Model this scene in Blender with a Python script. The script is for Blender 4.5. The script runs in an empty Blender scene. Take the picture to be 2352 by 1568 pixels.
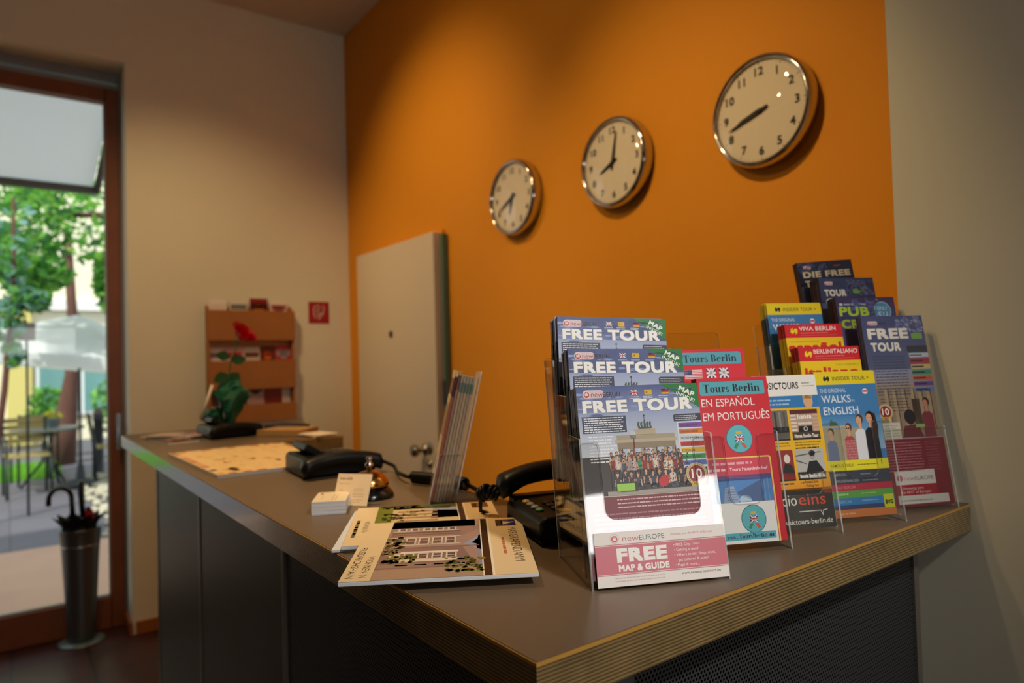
import bpy, bmesh, math, random
from mathutils import Vector, Matrix

S = bpy.context.scene
COL = S.collection
R = math.radians
PI = math.pi

# ------------------------------------------------------------------ camera
cam_data = bpy.data.cameras.new('camera')
cam = bpy.data.objects.new('camera', cam_data)
COL.objects.link(cam)
S.camera = cam
cam_data.sensor_width = 36.0
cam_data.lens = 24.0
cam_data.clip_start = 0.02
cam_data.clip_end = 200
YAW, PITCH, ROLL = R(53.55), R(1.45), R(-1.65)
fw = Vector((-math.sin(YAW) * math.cos(PITCH), math.cos(YAW) * math.cos(PITCH), math.sin(PITCH)))
rt = Vector((math.cos(YAW), math.sin(YAW), 0))
up = rt.cross(fw)
r2 = rt * math.cos(ROLL) + up * math.sin(ROLL)
u2 = up * math.cos(ROLL) - rt * math.sin(ROLL)
cam.matrix_world = Matrix(((r2.x, u2.x, -fw.x, 0), (r2.y, u2.y, -fw.y, 0), (r2.z, u2.z, -fw.z, 1.35), (0, 0, 0, 1)))
cam_data.dof.use_dof = True
cam_data.dof.focus_distance = 0.80
cam_data.dof.aperture_fstop = 4.0

# ------------------------------------------------------------------ world, sun, lamps, exposure
vs = S.view_settings
vs.view_transform = 'Standard'
vs.look = 'None'
vs.gamma = 1.0
vs.use_curve_mapping = False
vs.exposure = 0.85
S.cycles.transparent_max_bounces = 40
S.cycles.max_bounces = 8
S.cycles.diffuse_bounces = 4
S.cycles.glossy_bounces = 4
S.cycles.transmission_bounces = 6
S.cycles.sample_clamp_indirect = 4.0
S.cycles.caustics_reflective = False
S.cycles.caustics_refractive = False
S.cycles.use_denoising = True

world = bpy.data.worlds.new('sky')
S.world = world
world.use_nodes = True
wn = world.node_tree.nodes
wn['Background'].inputs[0].default_value = (0.80, 0.90, 1.0, 1)
wn['Background'].inputs[1].default_value = 0.85

sun_data = bpy.data.lights.new('sun', 'SUN')
sun_data.energy = 2.6
sun_data.color = (1, 0.94, 0.84)
sun_data.angle = R(2)
sun = bpy.data.objects.new('sun', sun_data)
COL.objects.link(sun)
sun.rotation_euler = Vector((-0.55, 0.60, -0.95)).to_track_quat('-Z', 'Y').to_euler()

def spot(name, loc, tgt, power, color, size=R(95), blend=0.9, rad=0.035):
    d = bpy.data.lights.new(name, 'SPOT')
    d.energy = power; d.color = color; d.spot_size = size; d.spot_blend = blend
    d.shadow_soft_size = rad
    o = bpy.data.objects.new(name, d); COL.objects.link(o)
    o.location = loc
    o.rotation_euler = (Vector(tgt) - Vector(loc)).to_track_quat('-Z', 'Y').to_euler()
    return o

WARM = (1.0, 0.69, 0.34)
# halogen downlights under the ceiling, followed by added fill spots
spot('ceiling_or_fill_spot', (-1.75, 0.20, 3.32), (-1.75, 0.46, 1.1), 98, WARM, R(72), 1.0)
spot('ceiling_or_fill_spot', (-2.45, 0.00, 3.32), (-4.0, 1.00, 1.30), 44, WARM, R(64), 1.0)
spot('ceiling_or_fill_spot', (-1.35, -0.05, 3.32), (-1.40, 1.70, 1.40), 60, WARM, R(58), 1.0)
spot('ceiling_or_fill_spot', (-2.70, 0.05, 3.32), (-2.95, 1.70, 1.90), 48, WARM, R(66), 1.0)
spot('ceiling_or_fill_spot', (-2.10, -1.40, 3.32), (-2.05, 1.70, 2.00), 30, WARM, R(62), 1.0)  # added wash spot that lifts the upper and left orange wall
spot('ceiling_or_fill_spot', (-0.95, 0.05, 3.32), (-0.66, 1.225, 1.50), 22, WARM, R(21), 1.0)  # narrow spot added to brighten the white wall beside its edge
# cooler fill spot, added to brighten the leaflet covers
spot('ceiling_or_fill_spot', (1.60, 0.45, 3.25), (-0.60, 0.70, 1.20), 135, (1.0, 0.93, 0.83), R(25), 1.0, .10)
# daylight standing in the shop window beside the camera
wl = bpy.data.lights.new('window_daylight', 'AREA')
wl.shape = 'RECTANGLE'; wl.size = 1.60; wl.size_y = 0.36
wl.energy = 11; wl.color = (1.0, 0.97, 0.93)
wlo = bpy.data.objects.new('window_daylight', wl); COL.objects.link(wlo)
wlo.location = (3.16, -0.02, 1.79)
wlo.rotation_euler = Vector((-1, 0, 0)).to_track_quat('-Z', 'Y').to_euler()

# ------------------------------------------------------------------ helpers
def lin(c):
    if isinstance(c, str):
        c = [int(c[i:i + 2], 16) / 255 for i in (0, 2, 4)]
    return tuple((v / 12.92 if v <= 0.04045 else ((v + 0.055) / 1.055) ** 2.4) for v in c)

MATS = {}
def mat(name, color, rough=0.5, metal=0.0, spec=0.5, coat=0.0, noise=0.0, nscale=20.0, bump=0.0, sub=None):
    if name in MATS: return MATS[name]
    m = bpy.data.materials.new(name); m.use_nodes = True
    nt = m.node_tree; b = nt.nodes['Principled BSDF']
    c = lin(color)
    b.inputs['Base Color'].default_value = (*c, 1)
    b.inputs['Roughness'].default_value = rough
    b.inputs['Metallic'].default_value = metal
    b.inputs['Specular IOR Level'].default_value = spec
    if coat: b.inputs['Coat Weight'].default_value = coat; b.inputs['Coat Roughness'].default_value = 0.08
    if noise or bump:
        tc = nt.nodes.new('ShaderNodeTexCoord'); nz = nt.nodes.new('ShaderNodeTexNoise')
        nz.inputs['Scale'].default_value = nscale; nz.inputs['Detail'].default_value = 5
        nt.links.new(tc.outputs['Object'], nz.inputs['Vector'])
        if noise:
            mx = nt.nodes.new('ShaderNodeMix'); mx.data_type = 'RGBA'
            mx.inputs[6].default_value = (*[max(0, v * (1 - noise)) for v in c], 1)
            mx.inputs[7].default_value = (*[min(1, v * (1 + noise)) for v in c], 1)
            nt.links.new(nz.outputs['Fac'], mx.inputs[0])
            nt.links.new(mx.outputs[2], b.inputs['Base Color'])
        if bump:
            bp = nt.nodes.new('ShaderNodeBump'); bp.inputs['Strength'].default_value = bump
            bp.inputs['Distance'].default_value = 0.01
            nt.links.new(nz.outputs['Fac'], bp.inputs['Height'])
            nt.links.new(bp.outputs[0], b.inputs['Normal'])
    if sub:  # thin leaf / fabric: let some light through
        out = nt.nodes['Material Output']; tr = nt.nodes.new('ShaderNodeBsdfTranslucent')
        tr.inputs[0].default_value = (*lin(sub), 1)
        ms = nt.nodes.new('ShaderNodeMixShader'); ms.inputs[0].default_value = 0.45
        nt.links.new(b.outputs[0], ms.inputs[1]); nt.links.new(tr.outputs[0], ms.inputs[2])
        nt.links.new(ms.outputs[0], out.inputs[0])
    MATS[name] = m
    return m

def sheet_mat(name, tint, gloss=1.0, rough=0.015, ior=1.49, diffuse=0.0):
    """clear thin sheet: straight-through light plus a Fresnel reflection"""
    if name in MATS: return MATS[name]
    m = bpy.data.materials.new(name); m.use_nodes = True
    nt = m.node_tree; nt.nodes.remove(nt.nodes['Principled BSDF'])
    out = nt.nodes['Material Output']
    tr = nt.nodes.new('ShaderNodeBsdfTransparent'); tr.inputs[0].default_value = (*tint, 1)
    gl = nt.nodes.new('ShaderNodeBsdfGlossy'); gl.inputs['Roughness'].default_value = rough
    gl.inputs[0].default_value = (gloss, gloss, gloss, 1)
    lw = nt.nodes.new('ShaderNodeLayerWeight')          # Schlick term from the facing angle, the same on both sides of the sheet
    pw = nt.nodes.new('ShaderNodeMath'); pw.operation = 'POWER'; pw.inputs[1].default_value = 5.0
    f0 = ((ior - 1) / (ior + 1)) ** 2
    fr = nt.nodes.new('ShaderNodeMath'); fr.operation = 'MULTIPLY_ADD'; fr.inputs[1].default_value = 1 - f0; fr.inputs[2].default_value = f0
    lw.inputs[0].default_value = 0.5
    nt.links.new(lw.outputs['Facing'], pw.inputs[0]); nt.links.new(pw.outputs[0], fr.inputs[0])
    ms = nt.nodes.new('ShaderNodeMixShader')
    nt.links.new(fr.outputs[0], ms.inputs[0]); nt.links.new(tr.outputs[0], ms.inputs[1]); nt.links.new(gl.outputs[0], ms.inputs[2])
    last = ms
    if diffuse:
        df = nt.nodes.new('ShaderNodeBsdfDiffuse'); df.inputs[0].default_value = (0.8, 0.82, 0.82, 1)
        m2 = nt.nodes.new('ShaderNodeMixShader'); m2.inputs[0].default_value = diffuse
        nt.links.new(ms.outputs[0], m2.inputs[1]); nt.links.new(df.outputs[0], m2.inputs[2]); last = m2
    nt.links.new(last.outputs[0], out.inputs[0])
    MATS[name] = m
    return m

def print_mat(name='printed_paper', rough=0.32, spec=0.45):
    if name in MATS: return MATS[name]
    m = bpy.data.materials.new(name); m.use_nodes = True
    nt = m.node_tree; b = nt.nodes['Principled BSDF']
    a = nt.nodes.new('ShaderNodeVertexColor'); a.layer_name = 'ink'
    nt.links.new(a.outputs[0], b.inputs['Base Color'])
    b.inputs['Roughness'].default_value = rough
    b.inputs['Specular IOR Level'].default_value = spec
    MATS[name] = m
    return m

def parent_to(o, p):
    if p is not None: o.parent = p

def tag(o, label=None, cat=None, group=None, kind=None):
    if label: o['label'] = label
    if cat: o['category'] = cat
    if group: o['group'] = group
    if kind: o['kind'] = kind
    return o

def empty(name, loc=(0, 0, 0), rot=(0, 0, 0), label=None, cat=None, group=None, mw=None):
    o = bpy.data.objects.new(name, None); COL.objects.link(o)
    o.empty_display_size = 0.05
    if mw is not None:
        l, q, s = mw.decompose(); o.location = l; o.rotation_euler = q.to_euler()
    else:
        o.location = loc; o.rotation_euler = rot
    return tag(o, label, cat, group)

class MB:
    """collects shapes into ONE mesh"""
    def __init__(s): s.v = []; s.f = []; s.m = []; s.sm = []
    def add(s, vs_, fs, mi=0, smooth=False):
        n = len(s.v); s.v += [tuple(p) for p in vs_]
        for f in fs: s.f.append([n + i for i in f]); s.m.append(mi); s.sm.append(smooth)
        return s
    def box(s, lo, hi, mi=0, M=None):
        x0, y0, z0 = lo; x1, y1, z1 = hi
        v = [(x0, y0, z0), (x1, y0, z0), (x1, y1, z0), (x0, y1, z0), (x0, y0, z1), (x1, y0, z1), (x1, y1, z1), (x0, y1, z1)]
        if M is not None: v = [M @ Vector(p) for p in v]
        return s.add(v, [(0, 3, 2, 1), (4, 5, 6, 7), (0, 1, 5, 4), (1, 2, 6, 5), (2, 3, 7, 6), (3, 0, 4, 7)], mi)
    def prism(s, pts, vec, mi=0, side=None, M=None):
        """polygon of 3D points extruded along vec"""
        n = len(pts); vec = Vector(vec)
        a = [Vector(p) for p in pts]; b = [p + vec for p in a]
        if M is not None: a = [M @ p for p in a]; b = [M @ p for p in b]
        side = mi if side is None else side
        k = len(s.v); s.v += [tuple(p) for p in a + b]
        s.f.append([k + i for i in range(n)][::-1]); s.m.append(mi); s.sm.append(False)
        s.f.append([k + n + i for i in range(n)]); s.m.append(mi); s.sm.append(False)
        for i in range(n):
            j = (i + 1) % n
            s.f.append([k + i, k + j, k + n + j, k + n + i]); s.m.append(side); s.sm.append(False)
        return s
    def lathe(s, prof, seg=32, mi=0, c=(0, 0, 0), M=None, smooth=True, caps=True):
        vs_ = []; fs = []
        for r, z in prof:
            for i in range(seg):
                a = 2 * PI * i / seg
                p = Vector((c[0] + r * math.cos(a), c[1] + r * math.sin(a), c[2] + z))
                vs_.append(M @ p if M is not None else p)
        for k in range(len(prof) - 1):
            for i in range(seg):
                j = (i + 1) % seg
                fs.append((k * seg + i, k * seg + j, (k + 1) * seg + j, (k + 1) * seg + i))
        n0 = len(s.v); s.add(vs_, fs, mi, smooth)
        if caps:
            if prof[0][0] > 1e-6: s.add([], [], mi); s.f.append([n0 + i for i in range(seg)][::-1]); s.m.append(mi); s.sm.append(False)
            if prof[-1][0] > 1e-6: s.f.append([n0 + (len(prof) - 1) * seg + i for i in range(seg)]); s.m.append(mi); s.sm.append(False)
        return s
    def tube(s, path, r, seg=8, mi=0, smooth=True):
        path = [Vector(p) for p in path]; n = len(path)
        rs = r if isinstance(r, (list, tuple)) else [r] * n
        vs_ = []; fs = []; prev = None
        for i, p in enumerate(path):
            t = (path[min(i + 1, n - 1)] - path[max(i - 1, 0)]).normalized()
            if prev is None:
                ref = Vector((0, 0, 1)) if abs(t.z) < 0.9 else Vector((1, 0, 0))
                a = t.cross(ref).normalized()
            else:
                a = (prev - t * prev.dot(t))
                a = a.normalized() if a.length > 1e-6 else t.orthogonal().normalized()
            prev = a; b = t.cross(a)
            for k in range(seg):
                w = 2 * PI * k / seg
                vs_.append(p + (a * math.cos(w) + b * math.sin(w)) * rs[i])
        for i in range(n - 1):
            for k in range(seg):
                j = (k + 1) % seg
                fs.append((i * seg + k, i * seg + j, (i + 1) * seg + j, (i + 1) * seg + k))
        n0 = len(s.v); s.add(vs_, fs, mi, smooth)
        s.f.append([n0 + k for k in range(seg)][::-1]); s.f.append([n0 + (n - 1) * seg + k for k in range(seg)]); s.m += [mi, mi]; s.sm += [False, False]
        return s
    def ell(s, c, r, mi=0, M=None, seg=14, rings=9, jit=0, rnd=None):
        vs_ = []; fs = []
        for i in range(rings + 1):
            th = PI * i / rings
            for k in range(seg):
                a = 2 * PI * k / seg
                q = 1 + (rnd.uniform(-jit, jit) if rnd else 0)
                p = Vector((c[0] + r[0] * math.sin(th) * math.cos(a) * q, c[1] + r[1] * math.sin(th) * math.sin(a) * q, c[2] + r[2] * math.cos(th) * q))
                vs_.append(M @ p if M is not None else p)
        for i in range(rings):
            for k in range(seg):
                j = (k + 1) % seg
                fs.append((i * seg + k, (i + 1) * seg + k, (i + 1) * seg + j, i * seg + j))
        return s.add(vs_, fs, mi, True)
    def build(s, name, mats, parent=None, bevel=0, bseg=2, loc=None, rot=None, mw=None, subd=0):
        me = bpy.data.meshes.new(name)
        me.from_pydata(s.v, [], s.f)
        if not isinstance(mats, (list, tuple)): mats = [mats]
        for m in mats: me.materials.append(m)
        me.polygons.foreach_set('material_index', s.m)
        me.polygons.foreach_set('use_smooth', s.sm)
        me.update()
        o = bpy.data.objects.new(name, me); COL.objects.link(o)
        parent_to(o, parent)
        if mw is not None:
            l, q, sc = mw.decompose(); o.location = l; o.rotation_euler = q.to_euler()
        if loc is not None: o.location = loc
        if rot is not None: o.rotation_euler = rot
        if bevel:
            b = o.modifiers.new('bevel', 'BEVEL'); b.width = bevel; b.segments = bseg; b.limit_method = 'ANGLE'; b.angle_limit = R(40)
        if subd:
            sd = o.modifiers.new('subdivision', 'SUBSURF'); sd.levels = subd; sd.render_levels = subd
        return o

def dup(root, mw=None, label=None, group=None):
    """copy of a thing with its parts and sub-parts"""
    r = root.copy(); COL.objects.link(r)
    if mw is not None:
        l, q, s_ = mw.decompose(); r.location = l; r.rotation_euler = q.to_euler()
    if label: r['label'] = label
    if group: r['group'] = group
    for ch in list(root.children):
        c = ch.copy(); COL.objects.link(c); c.parent = r
        for g in list(ch.children):
            d = g.copy(); COL.objects.link(d); d.parent = c
    return r

# ------------------------------------------------------------------ lettering and print
_TX = {}
def glyphs(txt, bold, gap=0.0):
    key = (txt, bold, gap)
    if key in _TX: return _TX[key]
    cu = bpy.data.curves.new('lettering', 'FONT')
    cu.body = txt; cu.size = 1.0; cu.resolution_u = 3; cu.offset = bold; cu.space_character = 1 + max(bold, gap) * 1.6
    o = bpy.data.objects.new('lettering', cu); COL.objects.link(o)
    bpy.context.view_layer.update()
    me = o.to_mesh()
    vs_ = [(v.co.x, v.co.y) for v in me.vertices]; fs = [tuple(p.vertices) for p in me.polygons]
    o.to_mesh_clear()
    bpy.data.objects.remove(o); bpy.data.curves.remove(cu)
    _TX[key] = (vs_, fs)
    return _TX[key]

def cap_height():
    if 'cap' not in _TX:
        v, f = glyphs('H', 0.0); _TX['cap'] = max(p[1] for p in v)
    return _TX['cap']

LSTEP = 4e-5
class Canvas:
    """a printed sheet; millimetres, x right, y down"""
    def __init__(s, w, h, bg): s.w = w; s.h = h; s.v = []; s.f = []; s.c = []; s.L = 0; s.rect(0, 0, w, h, bg)
    def up(s, n=1): s.L += n; return s
    def poly(s, pts, col):
        n = len(s.v)
        if s.w > 1: pts = [(min(max(x, 0), s.w), min(max(y, 0), s.h)) for x, y in pts]
        s.v += [(x, y, s.L) for x, y in pts]
        s.f.append([n + i for i in range(len(pts))])
        c = lin(col); s.c.append([c] * len(pts)); return s
    def rect(s, x, y, w, h, col): return s.poly([(x, y), (x + w, y), (x + w, y + h), (x, y + h)], col)
    def grad(s, x, y, w, h, c0, c1):
        n = len(s.v); s.v += [(x, y, s.L), (x + w, y, s.L), (x + w, y + h, s.L), (x, y + h, s.L)]
        s.f.append([n, n + 1, n + 2, n + 3]); a, b = lin(c0), lin(c1); s.c.append([a, a, b, b]); return s
    def circ(s, x, y, rx, ry, col, n=28, a0=0.0, a1=2 * PI):
        return s.poly([(x + rx * math.cos(a0 + (a1 - a0) * i / n), y + ry * math.sin(a0 + (a1 - a0) * i / n)) for i in range(n)], col)
    def rrect(s, x, y, w, h, r, col):
        p = []
        for cx, cy, a in ((x + w - r, y + r, -90), (x + w - r, y + h - r, 0), (x + r, y + h - r, 90), (x + r, y + r, 180)):
            for k in range(5): p.append((cx + r * math.cos(R(a + 22.5 * k)), cy + r * math.sin(R(a + 22.5 * k))))
        return s.poly(p, col)
    def text(s, x, y, txt, h, w=None, col='ffffff', bold=0.0, rot=0.0, shear=0.0, align='l'):
        """baseline at y; cap height h; w fits the whole string"""
        heavy = bold * 1.75 if bold >= .02 else 0.0      # heavy faces: the outline thickened squarely, corners stay sharp
        v, f = glyphs(txt, 0.0, bold * 2.2) if heavy else glyphs(txt, bold)
        if not v: return s
        x0 = min(p[0] for p in v) - heavy; x1 = max(p[0] for p in v) + heavy
        cap = cap_height() + 2 * heavy
        ky = h / cap; kx = w / (x1 - x0) if w else ky
        ww = (x1 - x0) * kx
        ox = {'l': 0, 'c': -ww / 2, 'r': -ww}[align]
        ca, sa = math.cos(R(rot)), math.sin(R(rot))
        c = lin(col)
        for k_, (sx, sy) in enumerate([(-heavy, 0), (heavy, 0), (-heavy, 2 * heavy), (heavy, 2 * heavy), (0, heavy)] if heavy else [(0, 0)]):
            n = len(s.v)
            for px, py in v:
                a = (px + sx - x0) * kx + ox + shear * py * ky; b = (py + sy) * ky
                s.v.append((x + a * ca + b * sa, y + a * sa - b * ca, s.L + .16 * k_))
            for q in f: s.f.append([n + i for i in q]); s.c.append([c] * len(q))
        return s
    def lines(s, x, y, w, n, lh, h, col, seed=1, ragged=0.15, rot=0):
        rd = random.Random(seed)
        for i in range(n):
            xe = x + w * (1 - rd.uniform(0, ragged)); px = x
            while px < xe - h:
                ww = min(rd.uniform(1.2, 5.0) * h, xe - px)
                if rot: s.rect(y + i * lh, px, h, ww, col)
                else: s.rect(px, y + i * lh, ww, h, col)
                px += ww + h * 0.6
        return s
    def ring(s, x, y, ro, ri, col, n=28, ky=1.0, xi=None, yi=None):
        xi = ri if xi is None else xi; yi = ri * ky if yi is None else yi
        for i in range(n):
            a, b = 2 * PI * i / n, 2 * PI * (i + 1) / n
            s.poly([(x + ro * math.cos(a), y + ro * ky * math.sin(a)), (x + ro * math.cos(b), y + ro * ky * math.sin(b)),
                    (x + xi * math.cos(b), y + yi * math.sin(b)), (x + xi * math.cos(a), y + yi * math.sin(a))], col)
        return s
    def build(s, name, parent=None, m=None, loc=None, rot=None, axis='xz'):
        me = bpy.data.meshes.new(name)
        me.from_pydata([(x / 1000, -z * LSTEP, (s.h - y) / 1000) for x, y, z in s.v], [], s.f)
        at = me.color_attributes.new('ink', 'FLOAT_COLOR', 'CORNER')
        flat = []
        for cs in s.c:
            for c in cs: flat += [c[0], c[1], c[2], 1.0]
        at.data.foreach_set('color', flat)
        me.materials.append(m or print_mat())
        me.update()
        o = bpy.data.objects.new(name, me); COL.objects.link(o); parent_to(o, parent)
        if loc is not None: o.location = loc
        if rot is not None: o.rotation_euler = rot
        return o

# hand-cut fat-face serif letters (unit cap height, y up), used for the red leaflet's masthead
def serif_word(c, x, y, word, h, w, col):
    pr = []; X = 0.0
    def rc(x0, y0, x1, y1): pr.append([(X + x0, y0), (X + x1, y0), (X + x1, y1), (X + x0, y1)])
    def rg(cx, cy, rx, ry, ix, iy, a0=0, a1=360, n=20):
        for i in range(n):
            a, b = R(a0 + (a1 - a0) * i / n), R(a0 + (a1 - a0) * (i + 1) / n)
            pr.append([(X + cx + rx * math.cos(a), cy + ry * math.sin(a)), (X + cx + rx * math.cos(b), cy + ry * math.sin(b)),
                       (X + cx + ix * math.cos(b), cy + iy * math.sin(b)), (X + cx + ix * math.cos(a), cy + iy * math.sin(a))])
    def stem(x0, top): rc(x0, 0, x0 + .2, top); rc(x0 - .07, 0, x0 + .27, .045)
    for ch in word:
        if ch == 'T':
            rc(.02, .95, .78, 1.0); rc(.29, 0, .51, .97); rc(.2, 0, .6, .045); rc(.0, .68, .05, 1.0); rc(.75, .68, .8, 1.0); X += .84
        elif ch == 'o': rg(.3, .33, .29, .345, .1, .3); X += .64
        elif ch == 'u': rc(.07, .12, .26, .66); rc(0, .62, .26, .66); rc(.44, 0, .63, .66); rc(.37, .62, .63, .66); rc(.63, 0, .7, .045); rg(.27, .16, .2, .175, .02, .12, 180, 330, 8); X += .74
        elif ch == 'r': stem(.08, .66); rc(0, .62, .28, .66); rg(.42, .52, .12, .12, 0, 0, 0, 360, 10); rg(.36, .4, .12, .26, .1, .22, 60, 180, 6); X += .56
        elif ch == 's': rg(.24, .48, .21, .19, .07, .13, 30, 270, 10); rg(.24, .17, .23, .19, .08, .12, -150, 90, 10); X += .52
        elif ch == 'B': rc(.07, 0, .29, 1); rc(0, 0, .3, .045); rc(0, .955, .3, 1); rg(.3, .75, .34, .25, .14, .21, -90, 90, 10); rg(.3, .27, .4, .27, .18, .225, -90, 90, 10); X += .76
        elif ch == 'e': rg(.3, .33, .28, .345, .1, .3, 0, 315, 18); rc(.12, .33, .57, .375); X += .62
        elif ch == 'l': stem(.08, 1.0); rc(0, .955, .28, 1.0); X += .38
        elif ch == 'i': stem(.08, .66); rc(0, .62, .28, .66); rg(.18, .88, .12, .12, 0, 0, 0, 360, 10); X += .38
        elif ch == 'n': stem(.08, .66); rc(0, .62, .28, .66); stem(.46, .46); rg(.46, .44, .2, .225, .02, .18, 0, 150, 8); X += .8
        elif ch == 'w': 
            pr.append([(X, .66), (X + .2, .66), (X + .32, 0), (X + .22, 0)]); pr.append([(X + .3, .66), (X + .5, .66), (X + .62, 0), (X + .52, 0)])
            pr.append([(X + .27, 0), (X + .32, 0), (X + .42, .6), (X + .37, .6)]); pr.append([(X + .57, 0), (X + .62, 0), (X + .78, .66), (X + .73, .66)]); X += .8
        elif ch == '.': rg(.1, .09, .1, .1, 0, 0, 0, 360, 10); X += .28
        elif ch == ' ': X += .34
    kx, ky = w / X, h
    for p in pr: c.poly([(x + a * kx, y - b * ky) for a, b in p], col)
    return c

# ------------------------------------------------------------------ the room
def struct(o): o['kind'] = 'structure'; return o
WHITE = mat('wall_paint_cream', 'e4dfc8', 0.85, noise=0.02, nscale=3)
ORANGE = mat('wall_paint_orange', 'e3930c', 0.75, noise=0.03, nscale=2.5)
CEIL = mat('ceiling_paint', 'd8d0c2', 0.9)
ALU = mat('brushed_aluminium', '8d8a86', 0.4, 0.6)
DOORWOOD = mat('door_wood', '7c3f12', 0.45, noise=0.25, nscale=9)

def tile_floor(name, c1, c2, grout, scale, rough):
    m = bpy.data.materials.new(name); m.use_nodes = True; nt = m.node_tree; b = nt.nodes['Principled BSDF']
    tc = nt.nodes.new('ShaderNodeTexCoord'); br = nt.nodes.new('ShaderNodeTexBrick')
    br.offset = 0; br.inputs['Scale'].default_value = 1.0
    br.inputs['Brick Width'].default_value = scale; br.inputs['Row Height'].default_value = scale
    br.inputs['Mortar Size'].default_value = 0.006
    br.inputs['Color1'].default_value = (*lin(c1), 1); br.inputs['Color2'].default_value = (*lin(c2), 1); br.inputs['Mortar'].default_value = (*lin(grout), 1)
    nt.links.new(tc.outputs['Object'], br.inputs['Vector']); nt.links.new(br.outputs['Color'], b.inputs['Base Color'])
    b.inputs['Roughness'].default_value = rough
    return m
FLOOR = tile_floor('terracotta_tiles', '40221b', '4c2922', '1c120f', 0.30, 0.42)

XL, XR, YB, YF, ZC = -4.0, 3.2, 1.71, -3.2, 3.40
struct(MB().box((XL - .25, YF, -0.05), (XR, YB, 0)).build('floor', FLOOR))
struct(MB().box((XL - .25, YF, ZC), (XR + .2, YB + .2, ZC + .1)).build('ceiling', CEIL))
struct(MB().box((XL - .22, YB, 0), (XR, YB + .15, ZC)).build('wall_back', ORANGE))
struct(MB().box((-0.545, 1.225, 0), (XR, YB, ZC)).build('wall_right', WHITE))
w = MB()
w.box((XL - .22, 0.50, 0), (XL, YB, ZC)); w.box((XL - .22, -0.62, 2.95), (XL, 0.50, ZC)); w.box((XL - .22, YF, 0), (XL, -0.62, ZC))
struct(w.build('wall_left', WHITE))
w = MB()   # street side, beside the camera, with the high window the daylight comes through
w.box((XR, YF, 0), (XR + .2, -0.86, ZC)); w.box((XR, -0.86, 0), (XR + .2, 0.82, 1.57)); w.box((XR, -0.86, 2.01), (XR + .2, 0.82, ZC)); w.box((XR, 0.82, 0), (XR + .2, YB, ZC))
STREET = mat('unseen_wall_dark', '7d6a55', .85)  # unseen walls, given a dark tone to cut the bounced light
struct(w.build('wall_street', STREET))
struct(MB().box((XL - .25, YF - .15, 0), (XR + .2, YF, ZC)).build('wall_front', STREET))
w = MB()
for y in (-0.86, 0.78): w.box((XR + .02, y, 1.57), (XR + .10, y + .04, 2.01))
w.box((XR + .02, -.86, 1.57), (XR + .10, 0.82, 1.60)); w.box((XR + .02, -.86, 1.98), (XR + .10, 0.82, 2.01))
struct(w.build('window_1', mat('window_paint', 'd9d6cf', .5)))
SK = mat('baseboard_wood', '9a5a22', 0.5, noise=0.2, nscale=12)
struct(MB().box((XL, 0.515, 0), (XL + .015, YB, 0.065)).box((XL - .2, 0.485, 0), (XL + .015, 0.4999, 0.065)).build('baseboard_left', SK, bevel=.003))
struct(MB().box((XL, YB - .015, 0), (-3.80, YB, 0.065)).box((-2.70, YB - .015, 0), (-.55, YB, 0.065)).build('baseboard_back', SK, bevel=.003))

# glazed garden door in the left wall
d = struct(empty('door_1', (XL - .22, 0, 0)))
f = MB()
f.box((-.03, .428, 0), (.045, .489, 2.86)); f.box((-.03, -.5599, 2.785), (.045, .4279, 2.86)); f.box((-.03, -.5599, 0), (.045, .4279, .165)); f.box((-.03, -.62, 0), (.045, -.56, 2.86))
f.build('door_frame', DOORWOOD, d, bevel=.006)
f = MB(); f.box((-.05, -.62, 2.865), (.02, .4995, 2.89)); f.box((-.05, -.62, 2.905), (.03, .4995, 2.9495)); f.box((-.05, .4895, 0), (.01, .4995, 2.9495))
f.build('door_surround', ALU, d)
f = MB(); f.box((.0, .420, .150), (.03, .4279, 2.785)); f.box((.0, -.56, .165), (.03, .428, .173)); f.build('glazing_bead', mat('bead_grey', '8b8578', .5), d)
MB().box((.002, -.56, .165), (.008, .428, 2.785)).build('glass_pane', sheet_mat('window_glass', (.96, .98, .97), .2, .005, 1.45), d)
h = MB(); h.box((.045, .455, .93), (.052, .482, 1.12)); h.tube([(.052, .468, 1.05), (.10, .468, 1.05)], .009); h.tube([(.10, .468, 1.055), (.10, .468, 1.0), (.097, .466, .93)], .010)
h.lathe([(.011, 0), (.011, .012)], 14, c=(0, 0, 0), M=Matrix.Translation((.05, .468, .965)) @ Matrix.Rotation(R(90), 4, 'Y'))
h.build('door_handle', mat('handle_steel', '9b9a98', .3, .9), d, bevel=.002)

# white door standing proud of the orange wall
d = struct(empty('door_2', (-3.31, YB - .004, 0)))
DW = mat('door_white', 'dcccb4', .45)
MB().box((-.44, -.055, .01), (.455, -.012, 1.975)).build('door_leaf', DW, d, bevel=.004)
f = MB(); f.box((-.47, -.012, 0), (.475, .0, 1.99)); f.build('door_frame', ORANGE, d, bevel=.003)
MB().box((.478, -.032, 0), (.505, -.0015, 1.96)).build('edge_seal', mat('seal_teal', '4f6f60', .5), d, bevel=.003)
MB().box((.484, -.038, 1.14), (.50, -.033, 1.26)).build('lock_tag', mat('tag_blue', '2a2c66', .4), d, bevel=.002)
kn = MB(); MK = Matrix.Translation((.33, -.055, .915)) @ Matrix.Rotation(R(90), 4, 'X')
kn.lathe([(.028, 0), (.028, .006), (.012, .010), (.011, .035), (.026, .045), (.031, .058), (.026, .072), (0.0, .078)], 20, M=MK)
kn.build('door_knob', mat('knob_steel', 'a09a90', .22, .95), d)
kn = MB(); kn.lathe([(.022, 0), (.022, .006), (.009, .008), (.009, .016), (0, .017)], 18, M=Matrix.Translation((.375, -.055, .85)) @ Matrix.Rotation(R(90), 4, 'X')); kn.build('lock_cylinder', MATS['knob_steel'], d)
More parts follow.
